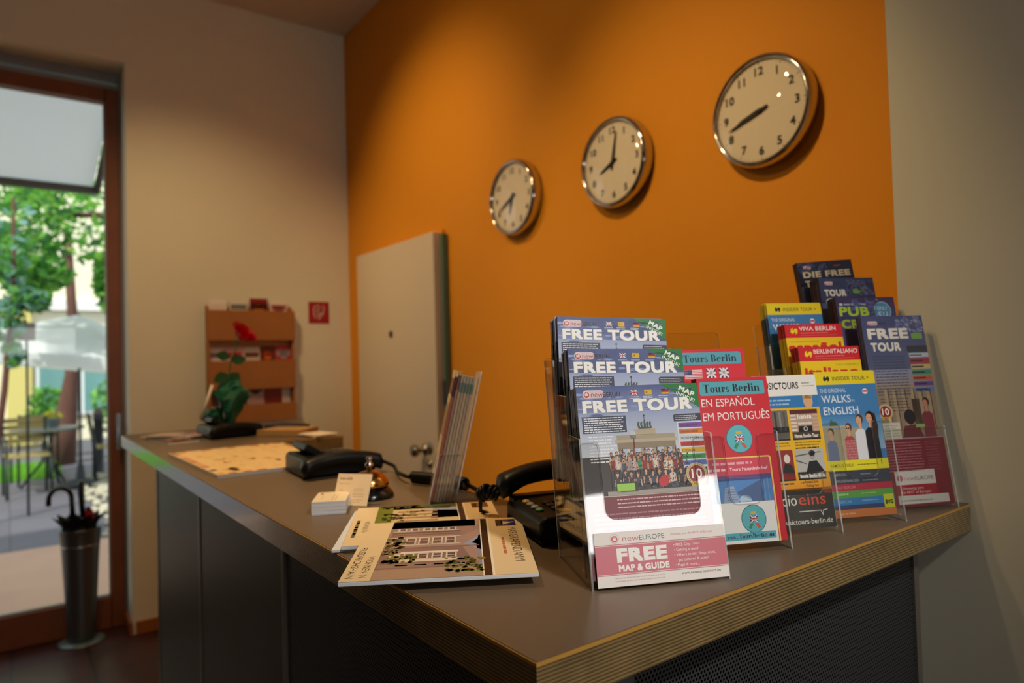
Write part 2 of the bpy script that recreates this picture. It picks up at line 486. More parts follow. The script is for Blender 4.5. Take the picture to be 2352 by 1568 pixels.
kn = MB(); kn.lathe([(.028, 0), (.028, .005), (.020, .008), (0, .009)], 18, M=Matrix.Translation((.375, -.055, .925)) @ Matrix.Rotation(R(90), 4, 'X')); kn.build('key_rose', MATS['knob_steel'], d)
kn = MB(); kn.lathe([(.019, 0), (.019, .004), (.012, .006), (0, .005)], 18, M=Matrix.Translation((-.012, -.055, 1.50)) @ Matrix.Rotation(R(90), 4, 'X')); kn.build('door_viewer', mat('viewer_dark', '2a2622', .4, .5), d)

# ------------------------------------------------------------------ counter
CT, TH = 1.10, 0.043
def ply_mat():
    m = bpy.data.materials.new('plywood_edge'); m.use_nodes = True; nt = m.node_tree; b = nt.nodes['Principled BSDF']
    tc = nt.nodes.new('ShaderNodeTexCoord'); sp = nt.nodes.new('ShaderNodeSeparateXYZ'); nt.links.new(tc.outputs['Object'], sp.inputs[0])
    mp = nt.nodes.new('ShaderNodeMapping'); mp.inputs['Scale'].default_value = (14, 14, 220); nt.links.new(tc.outputs['Object'], mp.inputs[0])
    nz = nt.nodes.new('ShaderNodeTexNoise'); nz.inputs['Scale'].default_value = 1.0; nz.inputs['Detail'].default_value = 3; nt.links.new(mp.outputs[0], nz.inputs['Vector'])
    mu = nt.nodes.new('ShaderNodeMath'); mu.operation = 'MULTIPLY'; mu.inputs[1].default_value = 2 * PI / 0.0034; nt.links.new(sp.outputs[2], mu.inputs[0])
    ad = nt.nodes.new('ShaderNodeMath'); ad.operation = 'MULTIPLY_ADD'; ad.inputs[1].default_value = 2.2; nt.links.new(nz.outputs['Fac'], ad.inputs[0]); nt.links.new(mu.outputs[0], ad.inputs[2])
    sn = nt.nodes.new('ShaderNodeMath'); sn.operation = 'SINE'; nt.links.new(ad.outputs[0], sn.inputs[0])
    cr = nt.nodes.new('ShaderNodeValToRGB'); e = cr.color_ramp.elements
    e[0].position = 0.15; e[0].color = (*lin('66502f'), 1); e[1].position = 0.8; e[1].color = (*lin('a08659'), 1)
    ma = nt.nodes.new('ShaderNodeMapRange'); ma.inputs[1].default_value = -1; ma.inputs[2].default_value = 1; nt.links.new(sn.outputs[0], ma.inputs[0])
    nt.links.new(ma.outputs[0], cr.inputs[0])
    mx = nt.nodes.new('ShaderNodeMix'); mx.data_type = 'RGBA'; mx.blend_type = 'MULTIPLY'; mx.inputs[0].default_value = 0.6
    n2 = nt.nodes.new('ShaderNodeTexNoise'); n2.inputs['Scale'].default_value = 30; nt.links.new(tc.outputs['Object'], n2.inputs['Vector'])
    nt.links.new(cr.outputs[0], mx.inputs[6]); nt.links.new(n2.outputs['Fac'], mx.inputs[7]); nt.links.new(mx.outputs[2], b.inputs['Base Color'])
    b.inputs['Roughness'].default_value = 0.20; b.inputs['Specular IOR Level'].default_value = 0.7; b.inputs['Coat Weight'].default_value = 0.5; b.inputs['Coat Roughness'].default_value = 0.10
    return m
PLY = ply_mat()
LAM = mat('counter_laminate', '6b5a48', 0.38, spec=0.4, noise=0.03, nscale=60)
wt = empty('counter_worktop', (-1.7, .5, CT), label='L-shaped grey-brown laminate worktop with a thick plywood edge, on the perforated counter', cat='worktop')
outline = [(-3.01, .347), (-.449, .347), (-.449, 1.2245), (-.90, 1.2245), (-.90, .71), (-2.27, .71), (-2.27, .935), (-3.01, .935)]
P_ = [(x + 1.7, y - .5, -TH) for x, y in outline]
MB().prism(P_, (0, 0, TH - .0042)).build('plywood_core', PLY, wt)
MB().prism([(x, y, -.0042) for x, y, z in P_], (0, 0, .0032)).build('edge_lipping', mat('lipping_light', 'b98a3e', .35, noise=.1, nscale=20), wt)
q = .0012
ins = [(-3.01 + q, .347 + q), (-.449 - q, .347 + q), (-.449 - q, 1.2245), (-.90 + q, 1.2245), (-.90 + q, .71 - q), (-2.27 - q, .71 - q), (-2.27 - q, .935 - q), (-3.01 + q, .935 - q)]
MB().prism([(x + 1.7, y - .5, -.0010) for x, y in ins], (0, 0, .0010)).build('laminate_surface', LAM, wt)

def perf_mat(name, axis):
    m = bpy.data.materials.new(name); m.use_nodes = True; nt = m.node_tree; b = nt.nodes['Principled BSDF']; out = nt.nodes['Material Output']
    b.inputs['Base Color'].default_value = (*lin('4a4c50'), 1); b.inputs['Roughness'].default_value = .42; b.inputs['Metallic'].default_value = .55
    tc = nt.nodes.new('ShaderNodeTexCoord'); sp = nt.nodes.new('ShaderNodeSeparateXYZ'); nt.links.new(tc.outputs['Object'], sp.inputs[0])
    def M(op, a, bb=None, cc=None):
        n = nt.nodes.new('ShaderNodeMath'); n.operation = op
        for i, q in enumerate((a, bb, cc)):
            if q is None: continue
            if isinstance(q, (int, float)): n.inputs[i].default_value = q
            else: nt.links.new(q, n.inputs[i])
        return n.outputs[0]
    p = 0.0056
    def grid(ox, oz):
        u = M('FRACT', M('ADD', M('DIVIDE', sp.outputs[axis], p), 100 + ox)); v = M('FRACT', M('ADD', M('DIVIDE', sp.outputs[2], p * 1.732), 100 + oz))
        du = M('SUBTRACT', u, .5); dv = M('MULTIPLY', M('SUBTRACT', v, .5), 1.732)
        return M('SQRT', M('ADD', M('MULTIPLY', du, du), M('MULTIPLY', dv, dv)))
    h = M('LESS_THAN', M('MINIMUM', grid(0, 0), grid(.5, .5)), .30)
    tr = nt.nodes.new('ShaderNodeBsdfTransparent'); ms = nt.nodes.new('ShaderNodeMixShader')
    nt.links.new(h, ms.inputs[0]); nt.links.new(b.outputs[0], ms.inputs[1]); nt.links.new(tr.outputs[0], ms.inputs[2]); nt.links.new(ms.outputs[0], out.inputs[0])
    return m
cb = empty('reception_counter', (-1.5, .6, 0), label='dark grey counter base with plain and perforated metal panels and pale joint strips', cat='counter')
GP = mat('panel_grey', '4d443e', .45, .25)
BK = mat('panel_backing', '0b0b0c', .8)
STR = mat('joint_strip', '7d766d', .4, .5)
ZT = CT - TH - .0005
def L(x, y, z): return (x + 1.5, y - .6, z)
joints = [-2.565, -1.94, -1.26, -.585]
for i in range(3):
    a, b_ = joints[i] + .008, joints[i + 1] - .008
    if i < 2: MB().box(L(a, .40, .03), L(b_, .412, ZT)).build('front_panel', GP, cb, bevel=.002)
    else:
        o = MB().add([L(a, .402, .03), L(b_, .402, .03), L(b_, .402, ZT), L(a, .402, ZT)], [(0, 1, 2, 3)]).build('perforated_panel', perf_mat('perforated_sheet_front', 0), cb)
for x in joints[:3]: MB().box(L(x - .008, .397, 0), L(x + .008, .415, ZT)).build('joint_strip', STR, cb)
MB().box(L(-.577, .397, 0), L(-.50, .412, ZT)).box(L(-.512, .412, 0), L(-.50, .512, ZT)).build('corner_post', mat('post_grey', '5d6064', .45, .4), cb)
MB().add([L(-.501, .512, .03), L(-.501, 1.135, .03), L(-.501, 1.135, ZT), L(-.501, .512, ZT)], [(0, 1, 2, 3)]).build('perforated_panel', perf_mat('perforated_sheet_side', 1), cb)
MB().box(L(-.512, 1.135, 0), L(-.498, 1.15, ZT)).build('joint_strip', STR, cb)
MB().box(L(-2.555, .413, 0), L(-.514, .66, ZT)).box(L(-.86, .6601, 0), L(-.5035, 1.134, ZT)).box(L(-.5139, .513, 0), L(-.5035, .66, ZT)).build('carcass', BK, cb)
MB().box(L(-2.573, .415, 0), L(-2.555, .70, ZT)).build('end_panel', STR, cb)
# steel leg carrying the far end of the worktop
MB().lathe([(.028, 0), (.028, .006), (.02, .008), (.02, ZT - .006), (.035, ZT - .006), (.035, ZT)], 18, c=(-2.33 + 1.5, .88 - .6, 0)).build('support_leg', mat('leg_white', 'c9c2b6', .35, .3), cb)

# ------------------------------------------------------------------ outside, seen through the glazed door
gt = MB().box((-6.45, -6, -.06), (XL - .25, 8, -.001)).build('terrace_slab', mat('terrace_stone', 'b48f78', .8, noise=.12, nscale=3)); struct(gt)
struct(MB().box((-40, -25, -.10), (-6.45, 25, -.004)).build('paved_yard', tile_floor('grey_pavers', '57545e', '615e68', '45434a', .6, .7)))
gr = MB(); rd = random.Random(3)
gr.add([(-12.3, -4, .004), (-10.55, -4, .004), (-10.55, .52, .004), (-12.3, .62, .004)], [(0, 1, 2, 3)])
for i in range(2600):
    x, y = rd.uniform(-12.2, -10.6), rd.uniform(-2.2, .55); hgt = rd.uniform(.05, .13); a = rd.uniform(0, PI); dx, dy = .012 * math.cos(a), .012 * math.sin(a)
    gr.add([(x - dx, y - dy, .004), (x + dx, y + dy, .004), (x + rd.uniform(-.04, .04), y + rd.uniform(-.04, .04), hgt)], [(0, 1, 2)])
tag(gr.build('grass', mat('grass_green', '6fae3a', .7, sub='9ad04a')), 'strip of bright green grass across the yard outside the glazed door', 'grass', kind='stuff')
gv = MB(); rd = random.Random(4)
for i in range(520):
    x, y, r = rd.uniform(-10.2, -6.5), 0, rd.uniform(.03, .07)
    y = rd.uniform(.62 + (x + 6.5) * -.01, 2.2)
    gv.ell((x, y, r * .35), (r, r * rd.uniform(.6, 1), r * .6), seg=6, rings=4)
tag(gv.build('gravel', mat('gravel_pale', 'b7b09a', .85, noise=.3, nscale=2)), 'bed of pale pebbles outside by the dark bollard', 'gravel', kind='stuff')

bw = empty('building', (-16, 1, 0), label='sunlit pale yellow building across the yard, behind the white parasol', cat='building')
MB().box((-.5, -9, 0), (0, 9, 9)).build('wall', mat('facade_cream', 'f0e6c8', .8, noise=.04, nscale=1), bw)
MB().box((0, -1.02, 0), (.12, -.64, 2.6)).build('pilaster', mat('facade_yellow', 'd9c877', .8), bw)
MB().box((0, -3, 2.55), (.15, 3, 2.75)).build('cornice', mat('facade_white', 'f1eee6', .8), bw)
wq = MB().box((0.0, -.58, .5), (.06, 2.4, 1.75)).build('window', mat('window_frame_white', 'dfe3e2', .5), bw)
for k in range(4): MB().box((.061, -.52 + k * .73, .56), (.07, .13 + k * .73, 1.69)).build('pane', mat('pane_teal', '6f9c98', .1, spec=.8), wq)

# awning over the garden door
aw = empty('awning', (-4.26, 0, 3.2), label='white fabric awning on a dark frame above the garden door, outside', cat='awning')
fab = mat('awning_fabric', 'dfe4e6', .8, sub='e6eaec')
MB().prism([(0, -2.2, .05), (-1.34, -2.2, -.56), (-1.34, .49, -.56), (0, .545, .05)], (0, 0, .004)).build('canopy', fab, aw)
MB().box((-1.37, -2.2, -.60), (-1.31, .52, -.555)).build('front_bar', mat('awning_frame', '4d4640', .5, .4), aw)
MB().tube([(-.1, .555, -.02), (-1.34, .515, -.585)], .022).build('side_arm', MATS['awning_frame'], aw)
MB().prism([(-.55, .15, -.215), (-.5, .34, -.205), (-.47, .33, -.193), (-.52, .17, -.2)], (0, 0, .003)).build('stain', mat('awning_stain', '8d9496', .8), aw)

# tree with hanging branches
def tree(name, loc, blobs, n, trunk, label, leafc, seed, lsz=.075):
    rd = random.Random(seed); t = empty(name, loc, label=label, cat='tree', group='trees outside the glazed door')
    m = MB()
    for i in range(n):
        c, r = blobs[rd.randrange(len(blobs))]
        while True:
            q = Vector((rd.uniform(-1, 1), rd.uniform(-1, 1), rd.uniform(-1, 1)))
            if .15 < q.length < 1: break
        p = Vector((c[0] + q.x * r[0], c[1] + q.y * r[1], c[2] + q.z * r[2]))
        a = Vector((rd.uniform(-1, 1), rd.uniform(-1, 1), rd.uniform(-.6, .6))).normalized(); b = a.cross(Vector((rd.uniform(-1, 1), rd.uniform(-1, 1), rd.uniform(-1, 1)))).normalized()
        s_ = lsz * rd.uniform(.6, 1.3)
        m.add([p - a * s_, p + b * s_ * .5, p + a * s_, p - b * s_ * .5], [(0, 1, 2, 3)], rd.randrange(3))
    m.build('foliage', leafc, t)
    w_ = MB()
    for path, r in trunk: w_.tube(path, r)
    w_.build('trunk', mat('bark_brown', '5d3b30', .9, noise=.3, nscale=8), t)
    return t
LC = [mat('leaf_bright', '78b548', .55, sub='a9dc5e'), mat('leaf_mid', '4f8f3c', .55, sub='7cc04a'), mat('leaf_deep', '376b3c', .55, sub='5a9a4a')]
LD = [mat('leaf_cool', '7fa9a0', .55, sub='9cc4b4'), LC[1], LC[2]]
tree('leafy_tree', (-8.6, 1.9, 0), [((0, -1.2, 2.95), (.9, .9, .5)), ((0, -1.9, 2.95), (.8, .6, .5)), ((0, -.7, 2.65), (.7, .42, .65)), ((.2, -1.7, 2.35), (.5, .35, .18)), ((.1, -.98, 2.32), (.4, .18, .35)), ((0, -1.0, 3.5), (1, 1.4, .5))], 2500,
     [([(0, .6, 0), (0, .5, 1.5), (-.1, .1, 2.6), (-.1, -.6, 3.1), (0, -1.6, 3.0)], [.12, .1, .08, .05, .02]), ([(-.1, .1, 2.6), (0, -.3, 3.6)], [.06, .03])],
     'bright green leafy tree hanging over the yard beneath the awning', LC, 5)
tree('slender_tree', (-7.8, -.05, 0), [((0, .11, 2.2), (.22, .09, .44)), ((0, .05, 1.84), (.22, .14, .22)), ((.1, .27, 2.02), (.18, .12, .11)), ((0, .09, 1.53), (.13, .07, .13)), ((0, 0, 2.65), (.42, .32, .4))], 620,
     [([(0, -.12, 0), (0, .02, 1.2), (.02, .1, 2.2), (0, .1, 3.0)], [.03, .026, .02, .012])], 'thin dark-stemmed tree at the far left of the door glass', LD, 6, .06)
tree('russet_trunk_tree', (-12, .72, 0), [((0, .1, 3.6), (1.2, 1.0, .6)), ((-.8, .7, .8), (.3, .35, .55)), ((-.8, -.25, .75), (.25, .25, .4))], 900,
     [([(0, -.12, 0), (0, -.06, .5), (0, .03, 1.3), (0, .05, 2.2), (0, 0, 3.4)], [.2, .16, .085, .07, .05])], 'reddish-brown tree trunk rising behind the garden chairs', LC, 7)

# white parasol with its pole
pa = empty('parasol', (-9.6, .68, 0), label='large white parasol on a thin dark pole outside the door', cat='parasol')
cv = MB(); n = 8; rr = 1.55
vs_ = [(0, 0, 2.02)] + [(rr * math.cos(2 * PI * k / n + .2), rr * math.sin(2 * PI * k / n + .2), 1.50 - .22 * (math.sin(2 * PI * k / n + .2) * .9 + .05)) for k in range(n)]
cv.add(vs_, [(0, 1 + k, 1 + (k + 1) % n) for k in range(n)])
vl = [(p[0], p[1], p[2] - .12) for p in vs_[1:]]
cv.add(vs_[1:] + vl, [(k, (k + 1) % n, n + (k + 1) % n, n + k) for k in range(n)])
cv.build('canopy', mat('parasol_fabric', 'eef0ee', .8, sub='e8ecea'), pa)
MB().tube([(0, 0, .05), (0, 0, 2.03)], .016).build('pole', mat('pole_dark', '23272b', .4, .5), pa)
for k in range(n):
    a = 2 * PI * k / n + .2
    MB().tube([(0, 0, 1.99), (rr * .97 * math.cos(a), rr * .97 * math.sin(a), vs_[1 + k][2] - .01)], .008, 6).build('rib', MATS['pole_dark'], pa)
MB().lathe([(.22, 0), (.22, .05), (.05, .08), (.03, .25)], 20).build('base', mat('parasol_base', '3d3f42', .7), pa)

sg = empty('yard_sign', (-7.95, .144, 0), label='small square grey sign on a thin post between the leaves, outside', cat='sign')
MB().box((-.012, -.070, 1.655), (.012, .070, 1.825)).build('sign_plate', mat('sign_grey', '9a8f88', .6), sg, bevel=.004)
MB().tube([(-.02, 0, 0), (-.02, 0, 1.82)], .011).build('post', MATS['pole_dark'], sg)

bo = empty('bollard', (-10.3, .93, 0), label='dark round-topped bollard standing at the edge of the pebbles', cat='bollard')
MB().lathe([(.075, 0), (.06, .03), (.055, .70), (.065, .71), (.065, .74), (.055, .76)], 18).build('post', mat('bollard_dark', '33343a', .5, .3), bo)
MB().lathe([(.057, .76), (.06, .80), (.045, .845), (.02, .87), (0, .875)], 18).build('cap', mat('bollard_cap', '5a4f4c', .5), bo)

def chair(x, y, rz, label):
    c = empty('garden_chair', (x, y, 0), (0, 0, rz), label, 'chair', 'garden chairs round the table outside')
    fm = mat('chair_frame', '26302f', .45, .5); ym = mat('chair_slats', 'a0905a', .6)
    for sx in (-.2, .2):
        MB().tube([(sx, -.2, 0), (sx, -.2, .44)], .014).build('leg', fm, c)
        MB().tube([(sx, .2, 0), (sx, .2, .44), (sx, .26, .85)], .014).build('leg', fm, c)
        MB().tube([(sx, -.2, .44), (sx, -.2, .63), (sx, .22, .64)], .012).build('armrest', fm, c)
    m = MB()
    for k in range(6): m.box((-.2, -.21 + k * .07, .435), (.2, -.155 + k * .07, .455))
    m.build('seat', ym, c)
    m = MB()
    for k in range(4): m.box((-.2, .215 + .015 * k, .56 + k * .075), (.2, .235 + .015 * k, .615 + k * .075))
    m.build('backrest', ym, c)
    return c
chair(-9.3, .16, R(95), 'slatted garden chair at the left, nearest the glazed door')
chair(-10.3, .25, R(-80), 'slatted garden chair on the far side of the garden table')
chair(-9.55, 1.02, R(178), 'dark garden chair beside the parasol pole')
tb = empty('garden_table', (-9.85, .38, 0), label='round garden table with a yellow pot among the chairs outside', cat='table')
MB().lathe([(.36, .66), (.37, .675), (.36, .69), (0, .69)], 28).build('tabletop', mat('table_grey', '8f938f', .4, .3), tb)
for k in range(3):
    a = k * 2 * PI / 3 + .4
    MB().tube([(.05 * math.cos(a), .05 * math.sin(a), .66), (.06 * math.cos(a), .06 * math.sin(a), .3), (.28 * math.cos(a), .28 * math.sin(a), 0)], .014).build('leg', MATS['chair_frame'], tb)
fp = empty('flower_pot', (-9.8, .42, .69), label='small pot of yellow flowers on the garden table', cat='flower pot')
MB().lathe([(.045, 0), (.065, .10), (.07, .10), (.055, .09)], 18).build('pot', mat('pot_grey', '9fb0b8', .5), fp)
m = MB(); rd = random.Random(9)
for k in range(26): m.ell((rd.uniform(-.08, .08), rd.uniform(-.08, .08), .12 + rd.uniform(0, .07)), (.025, .025, .018), seg=6, rings=4)
m.build('flowers', mat('flower_yellow', 'd9d24a', .6), fp)

# umbrella stand inside the door
us = empty('umbrella_stand', (-4.085, .285, 0), label='tall tapered grey metal umbrella stand on the tiles by the glazed door', cat='umbrella stand')
MB().lathe([(.06, .012), (.062, .05), (.072, .25), (.083, .47), (.092, .56), (.094, .565), (.089, .56), (.079, .45), (.058, .06), (.055, .02), (0, .02)], 36).build('bucket', mat('stand_metal', '6a6e70', .35, .75), us)
MB().lathe([(.0815, .468), (.0845, .47), (.0855, .485), (.0835, .487)], 36).build('band', mat('band_metal', '8a8d8e', .3, .8), us)
MB().lathe([(.103, 0), (.103, .004), (.095, .009), (.064, .012)], 36).build('foot', mat('foot_bluegrey', '7b8f92', .4, .5), us)
def umbrella(name, base, top, handle, col, label, flare=False, spread=.05, grip=None):
    u = empty(name, base, label=label, cat='umbrella', group='umbrellas in the metal stand')
    b = Vector(base); t = Vector(top) - b
    m = MB(); seg = 16; prof = [(.0, .012), (.35, .035), (.62, .8), (.80, 1.0), (.9, .9)]
    vs_ = []; fs = []
    rows = [(0, .15), (.3, .55), (.6, .85), (.85, 1.0), (1.0, .9), (1.07, 1.75)] if flare else [(0, .15), (.3, .55), (.6, .85), (.85, 1.0), (1.0, .75)]
    for k, (f_, r_) in enumerate(rows):
        for i in range(seg):
            a = 2 * PI * i / seg; rad = spread * r_ * (1.0 if i % 2 == 0 else .72)
            p = t * f_ + Vector((math.cos(a) * rad, math.sin(a) * rad, (.022 if (k == len(rows) - 1 and i % 2 == 0) else 0)))
            vs_.append(p)
    for k in range(len(rows) - 1):
        for i in range(seg): fs.append((k * seg + i, k * seg + (i + 1) % seg, (k + 1) * seg + (i + 1) % seg, (k + 1) * seg + i))
    m.add(vs_, fs); m.build('canopy', mat('umbrella_' + col, col, .7), u)
    hp = [Vector(p) - b for p in handle]
    MB().tube([t * .5, hp[0]], .005).build('shaft', mat('shaft_steel', '8a8a8a', .3, .8), u)
    MB().tube(hp, grip or .012).build('handle', mat('umbrella_handle', '0d0d0f', .35), u)
    return u
bx, by = -4.085, .285
hk = [(bx + .01, by - .03, .60), (bx, by - .035, .70)] + [(bx - .005, by - .083 + .048 * math.cos(a), .70 + .052 * math.sin(a) + .02) for a in [R(v) for v in range(0, 181, 20)]] + [(bx - .005, by - .131, .69)]
umbrella('umbrella', (bx, by - .015, .03), (bx + .005, by - .03, .575), hk, '08080a', 'black umbrella with a curved hook handle, in the metal stand', True, spread=.052)
umbrella('umbrella', (bx + .01, by + .025, .03), (bx + .01, by + .03, .575), [(bx + .01, by + .01, .62), (bx + .01, by + .006, .70), (bx + .01, by + .004, .78), (bx + .01, by + .004, .80)], '0a0a0c', 'black umbrella with a straight black grip, in the metal stand', True, spread=.046, grip=[.012, .013, .016, .010])
umbrella('umbrella', (bx - .02, by + .03, .03), (bx - .025, by + .035, .63), [(bx - .025, by + .036, .635), (bx - .026, by + .037, .66)], 'c01a22', 'red umbrella peeking out between the black ones in the metal stand', spread=.03)

# ------------------------------------------------------------------ wall clocks
CHROME = mat('chrome', 'c9c6c2', .10, 1.0)
BLACK = mat('hand_black', '0c0a09', .4)
def clock(x, label, hour_deg, min_deg):
    c = empty('wall_clock', (x, YB, 2.0125), (0, 0, 0), label, 'clock', 'round chrome clocks on the orange wall')
    M = Matrix.Rotation(R(90), 4, 'X')
    MB().lathe([(.150, .001), (.155, .012), (.155, .030), (.1545, .034), (.152, .044), (.147, .050), (.1415, .050), (.139, .046), (.1385, .036)], 72, M=M).build('case', CHROME, c)
    cv = Canvas(.001, .001, 'ece2cf')
    cv.v = []; cv.f = []; cv.c = []; cv.h = 0
    cv.circ(0, 0, 139.2, 139.2, 'ece2cf', 64).up()
    for k in range(60):
        a = R(6 * k); r0 = 131 if k % 5 else 128
        ca, sa = math.cos(a), math.sin(a); q = .5 if k % 5 else 1.0
        cv.poly([(r0 * sa - q * ca, -r0 * ca - q * sa), (135 * sa - q * ca, -135 * ca - q * sa), (135 * sa + q * ca, -135 * ca + q * sa), (r0 * sa + q * ca, -r0 * ca + q * sa)], '3a3632')
    for k in range(1, 13):
        a = R(30 * k)
        cv.text(110 * math.sin(a), -110 * math.cos(a) + 12, str(k), 24, None, '1c1815', .022, align='c')
    cv.build('face', c, print_mat('clock_face_print', .5, .3), loc=(0, -.0375, 0))
    def hand(nm, deg, ln, tail, w0, y):
        m = MB(); a = R(deg); ca, sa = math.cos(a), math.sin(a)
        pts = [(-w0 * .55, -tail), (w0 * .55, -tail), (w0, ln * .12), (w0 * .45, ln * .85), (0, ln), (-w0 * .45, ln * .85), (-w0, ln * .12)]
        m.prism([(px * ca + pz * sa, y, -px * sa + pz * ca) for px, pz in pts], (0, -.0012, 0)); m.build(nm, BLACK, c)
    hand('hour_hand', hour_deg, .072, .020, .0075, -.0395)
    hand('minute_hand', min_deg, .108, .026, .0058, -.0415)
    MB().lathe([(.007, .038), (.007, .0437), (.004, .045), (0, .0452)], 16, M=M).build('hub', BLACK, c)
    MB().lathe([(.1385, .046), (.125, .051), (.10, .0565), (.07, .0605), (.035, .0628), (0, .0635)], 48, M=M, caps=False).build('glass_cover', sheet_mat('clock_glass', (.98, .97, .95), 1.0, .01, 1.5), c)
    return c
clock(-1.083, 'largest-looking chrome wall clock, both hands near nine, at the right', 257, 252)
clock(-1.652, 'middle chrome wall clock, one hand upright near twelve', 246, 12)
clock(-2.233, 'leftmost chrome wall clock, nearest the white door', 197, 244)

# red hose sign on the left wall
s = empty('fire_hose_sign', (XL + .001, 1.447, 1.596), (0, 0, R(90)), 'square red fire hose sign with a white pictogram on the left wall', 'sign')
MB().box((0, -.002, 0), (.127, .0, .131)).build('plate', mat('sign_red', 'a80d14', .4), s)
cv = Canvas(127, 131, 'a80d14').up(); W_ = 'd9c3bd'
def stroke(c, pts, w_, col):
    for (x0, y0), (x1, y1) in zip(pts, pts[1:]):
        l = math.hypot(x1 - x0, y1 - y0); nx, ny = -(y1 - y0) / l * w_ / 2, (x1 - x0) / l * w_ / 2
        c.poly([(x0 + nx, y0 + ny), (x1 + nx, y1 + ny), (x1 - nx, y1 - ny), (x0 - nx, y0 - ny)], col); c.circ(x1, y1, w_ / 2, w_ / 2, col, 10)
stroke(cv, [(42, 98), (32, 62), (34, 38), (46, 24), (60, 22), (68, 34), (62, 52), (52, 58), (48, 46)], 7, W_)
stroke(cv, [(58, 92), (58, 70), (78, 70)], 7, W_); stroke(cv, [(60, 105), (78, 84), (92, 58), (96, 34), (88, 24)], 9, W_)
cv.circ(66, 88, 9, 9, W_); cv.up().circ(66, 88, 4, 4, 'a80d14')
cv.build('pictogram', s, loc=(0, -.0021, 0))

# wooden leaflet rack on the left wall (local x along the wall to the right, -y out of the wall)
rk = empty('leaflet_rack', (XL + .001, .868, 1.06), (0, 0, R(90)), 'light wooden three-tier leaflet rack mounted on the left wall', 'rack')
RW = mat('rack_beech', 'a8692c', .5, noise=.12, nscale=7)
MB().box((.0, -.012, .0), (.47, -.001, .625)).build('back_board', RW, rk, bevel=.002)
for x in (0, .458): MB().prism([(x, -.012, 0), (x, -.062, .0), (x, -.048, .60), (x, -.012, .63)], (.012, 0, 0)).build('side_panel', RW, rk)
for z0, z1 in ((.435, .602), (.162, .322), (-.02, .078)):
    MB().box((-.002, -.070, z0), (.472, -.060, z1)).box((.012, -.060, max(z0, .0)), (.458, -.012, max(z0, .0) + .008)).build('front_board', RW, rk, bevel=.002)
def rack_leaf(x, z, w_, h_, kind, label):
    cv = Canvas(w_, h_, kind[0])
    cv.up()
    if len(kind) > 1: cv.rect(w_ * .06, h_ * .12, w_ * .88, h_ * .13, kind[1]); 
    if len(kind) > 2: cv.circ(w_ * .5, h_ * .24, w_ * .28, h_ * .10, kind[2])
    o = empty('leaflet', (XL + .001 + .036, .868 + x, 1.06 + z), (R(-4), 0, R(90)), label, 'leaflet', 'leaflets in the wooden wall rack')
    MB().box((0, .0003, 0), (w_ / 1000, .005, h_ / 1000)).build('pages', mat('paper_white', 'e9e3d8', .7), o)
    cv.build('front_cover', o)
top = [(.018, 92, 230, ('efe6da', 'e4d8ca'), 'plain white leaflet, leftmost in the top row of the wall rack'), (.125, 95, 232, ('e5ddd0', '6d7a74'), 'white leaflet with a grey picture, second in the top row of the wall rack'),
       (.235, 98, 240, ('8e1420', '2c0c0c', 'c8761c'), 'dark red leaflet with an orange patch in the top row of the wall rack'), (.348, 96, 234, ('e9ded2', 'b04a58', '5a4a44'), 'white leaflet with small red marks, last in the top row of the wall rack')]
for x, w_, h_, k_, l_ in top: rack_leaf(x, .435, w_, h_, k_, l_)
mid = [(.016, 80, 226, ('d8c9bc', '6d5a60'), 'grey-white leaflet, leftmost in the middle row of the wall rack'), (.10, 92, 228, ('d9a7a4', 'c01838', 'c01838'), 'pink and crimson leaflet behind the rose in the wall rack'),
       (.196, 88, 226, ('d5c6ba', '6b3428'), 'pale leaflet with a brown triangle in the middle row of the wall rack'), (.286, 84, 232, ('6a1a12', '7c1c10', 'e0641a'), 'dark leaflet with an orange ball in the middle row of the wall rack'),
       (.374, 88, 236, ('c6242c', 'a88e96', '8d8b96'), 'bright red and grey leaflet, rightmost in the middle row of the wall rack')]
for x, w_, h_, k_, l_ in mid: rack_leaf(x, .172, w_, h_, k_, l_)
low = [(.03, 100, 172, ('3c1a20', '4a1c22'), 'very dark leaflet, leftmost in the bottom row of the wall rack'), (.21, 90, 186, ('b58f88', '3c3436', '2e2a30'), 'pinkish leaflet with a dark picture in the bottom row of the wall rack'),
       (.305, 98, 188, ('7a0c16',), 'plain dark red leaflet in the bottom row of the wall rack'), (.405, 46, 160, ('c9b9ad',), 'narrow pale leaflet at the right end of the bottom row of the wall rack')]
for x, w_, h_, k_, l_ in low: rack_leaf(x, .008, w_, h_, k_, l_)

# ------------------------------------------------------------------ telephones
PB = mat('phone_black', '0a0a0a', .42, spec=.28)
def handset(m, M, drop):
    """lofted along y, arched, with ear and mouth lumps"""
    rings = []; N = 26; seg = 14
    for i in range(N + 1):
        t = -1 + 2 * i / N; a = abs(t)
        y = .100 * t
        lump = max(0, (a - .45) / .55); lump = lump * lump * (3 - 2 * lump)
        zc = .0420 - drop * a ** 2 - .0045 * lump
        hh = .0165 + .0040 * lump; ww = .021 + .0065 * lump
        if a > .9: k = math.sqrt(max(0, 1 - ((a - .9) / .1) ** 2)); hh *= .25 + .75 * k; ww *= .25 + .75 * k
        rings.append([M @ Vector((ww * math.copysign(abs(math.cos(q)) ** .75, math.cos(q)), y, zc + hh * math.copysign(abs(math.sin(q)) ** .75, math.sin(q)))) for q in [2 * PI * k / seg for k in range(seg)]])
    vs_ = [p for r in rings for p in r]; fs = []
    for i in range(N):
        for k in range(seg): fs.append((i * seg + k, i * seg + (k + 1) % seg, (i + 1) * seg + (k + 1) % seg, (i + 1) * seg + k))
    fs.append(tuple(range(seg))[::-1]); fs.append(tuple(N * seg + k for k in range(seg)))
    m.add(vs_, fs, 0, True)
SC = .93
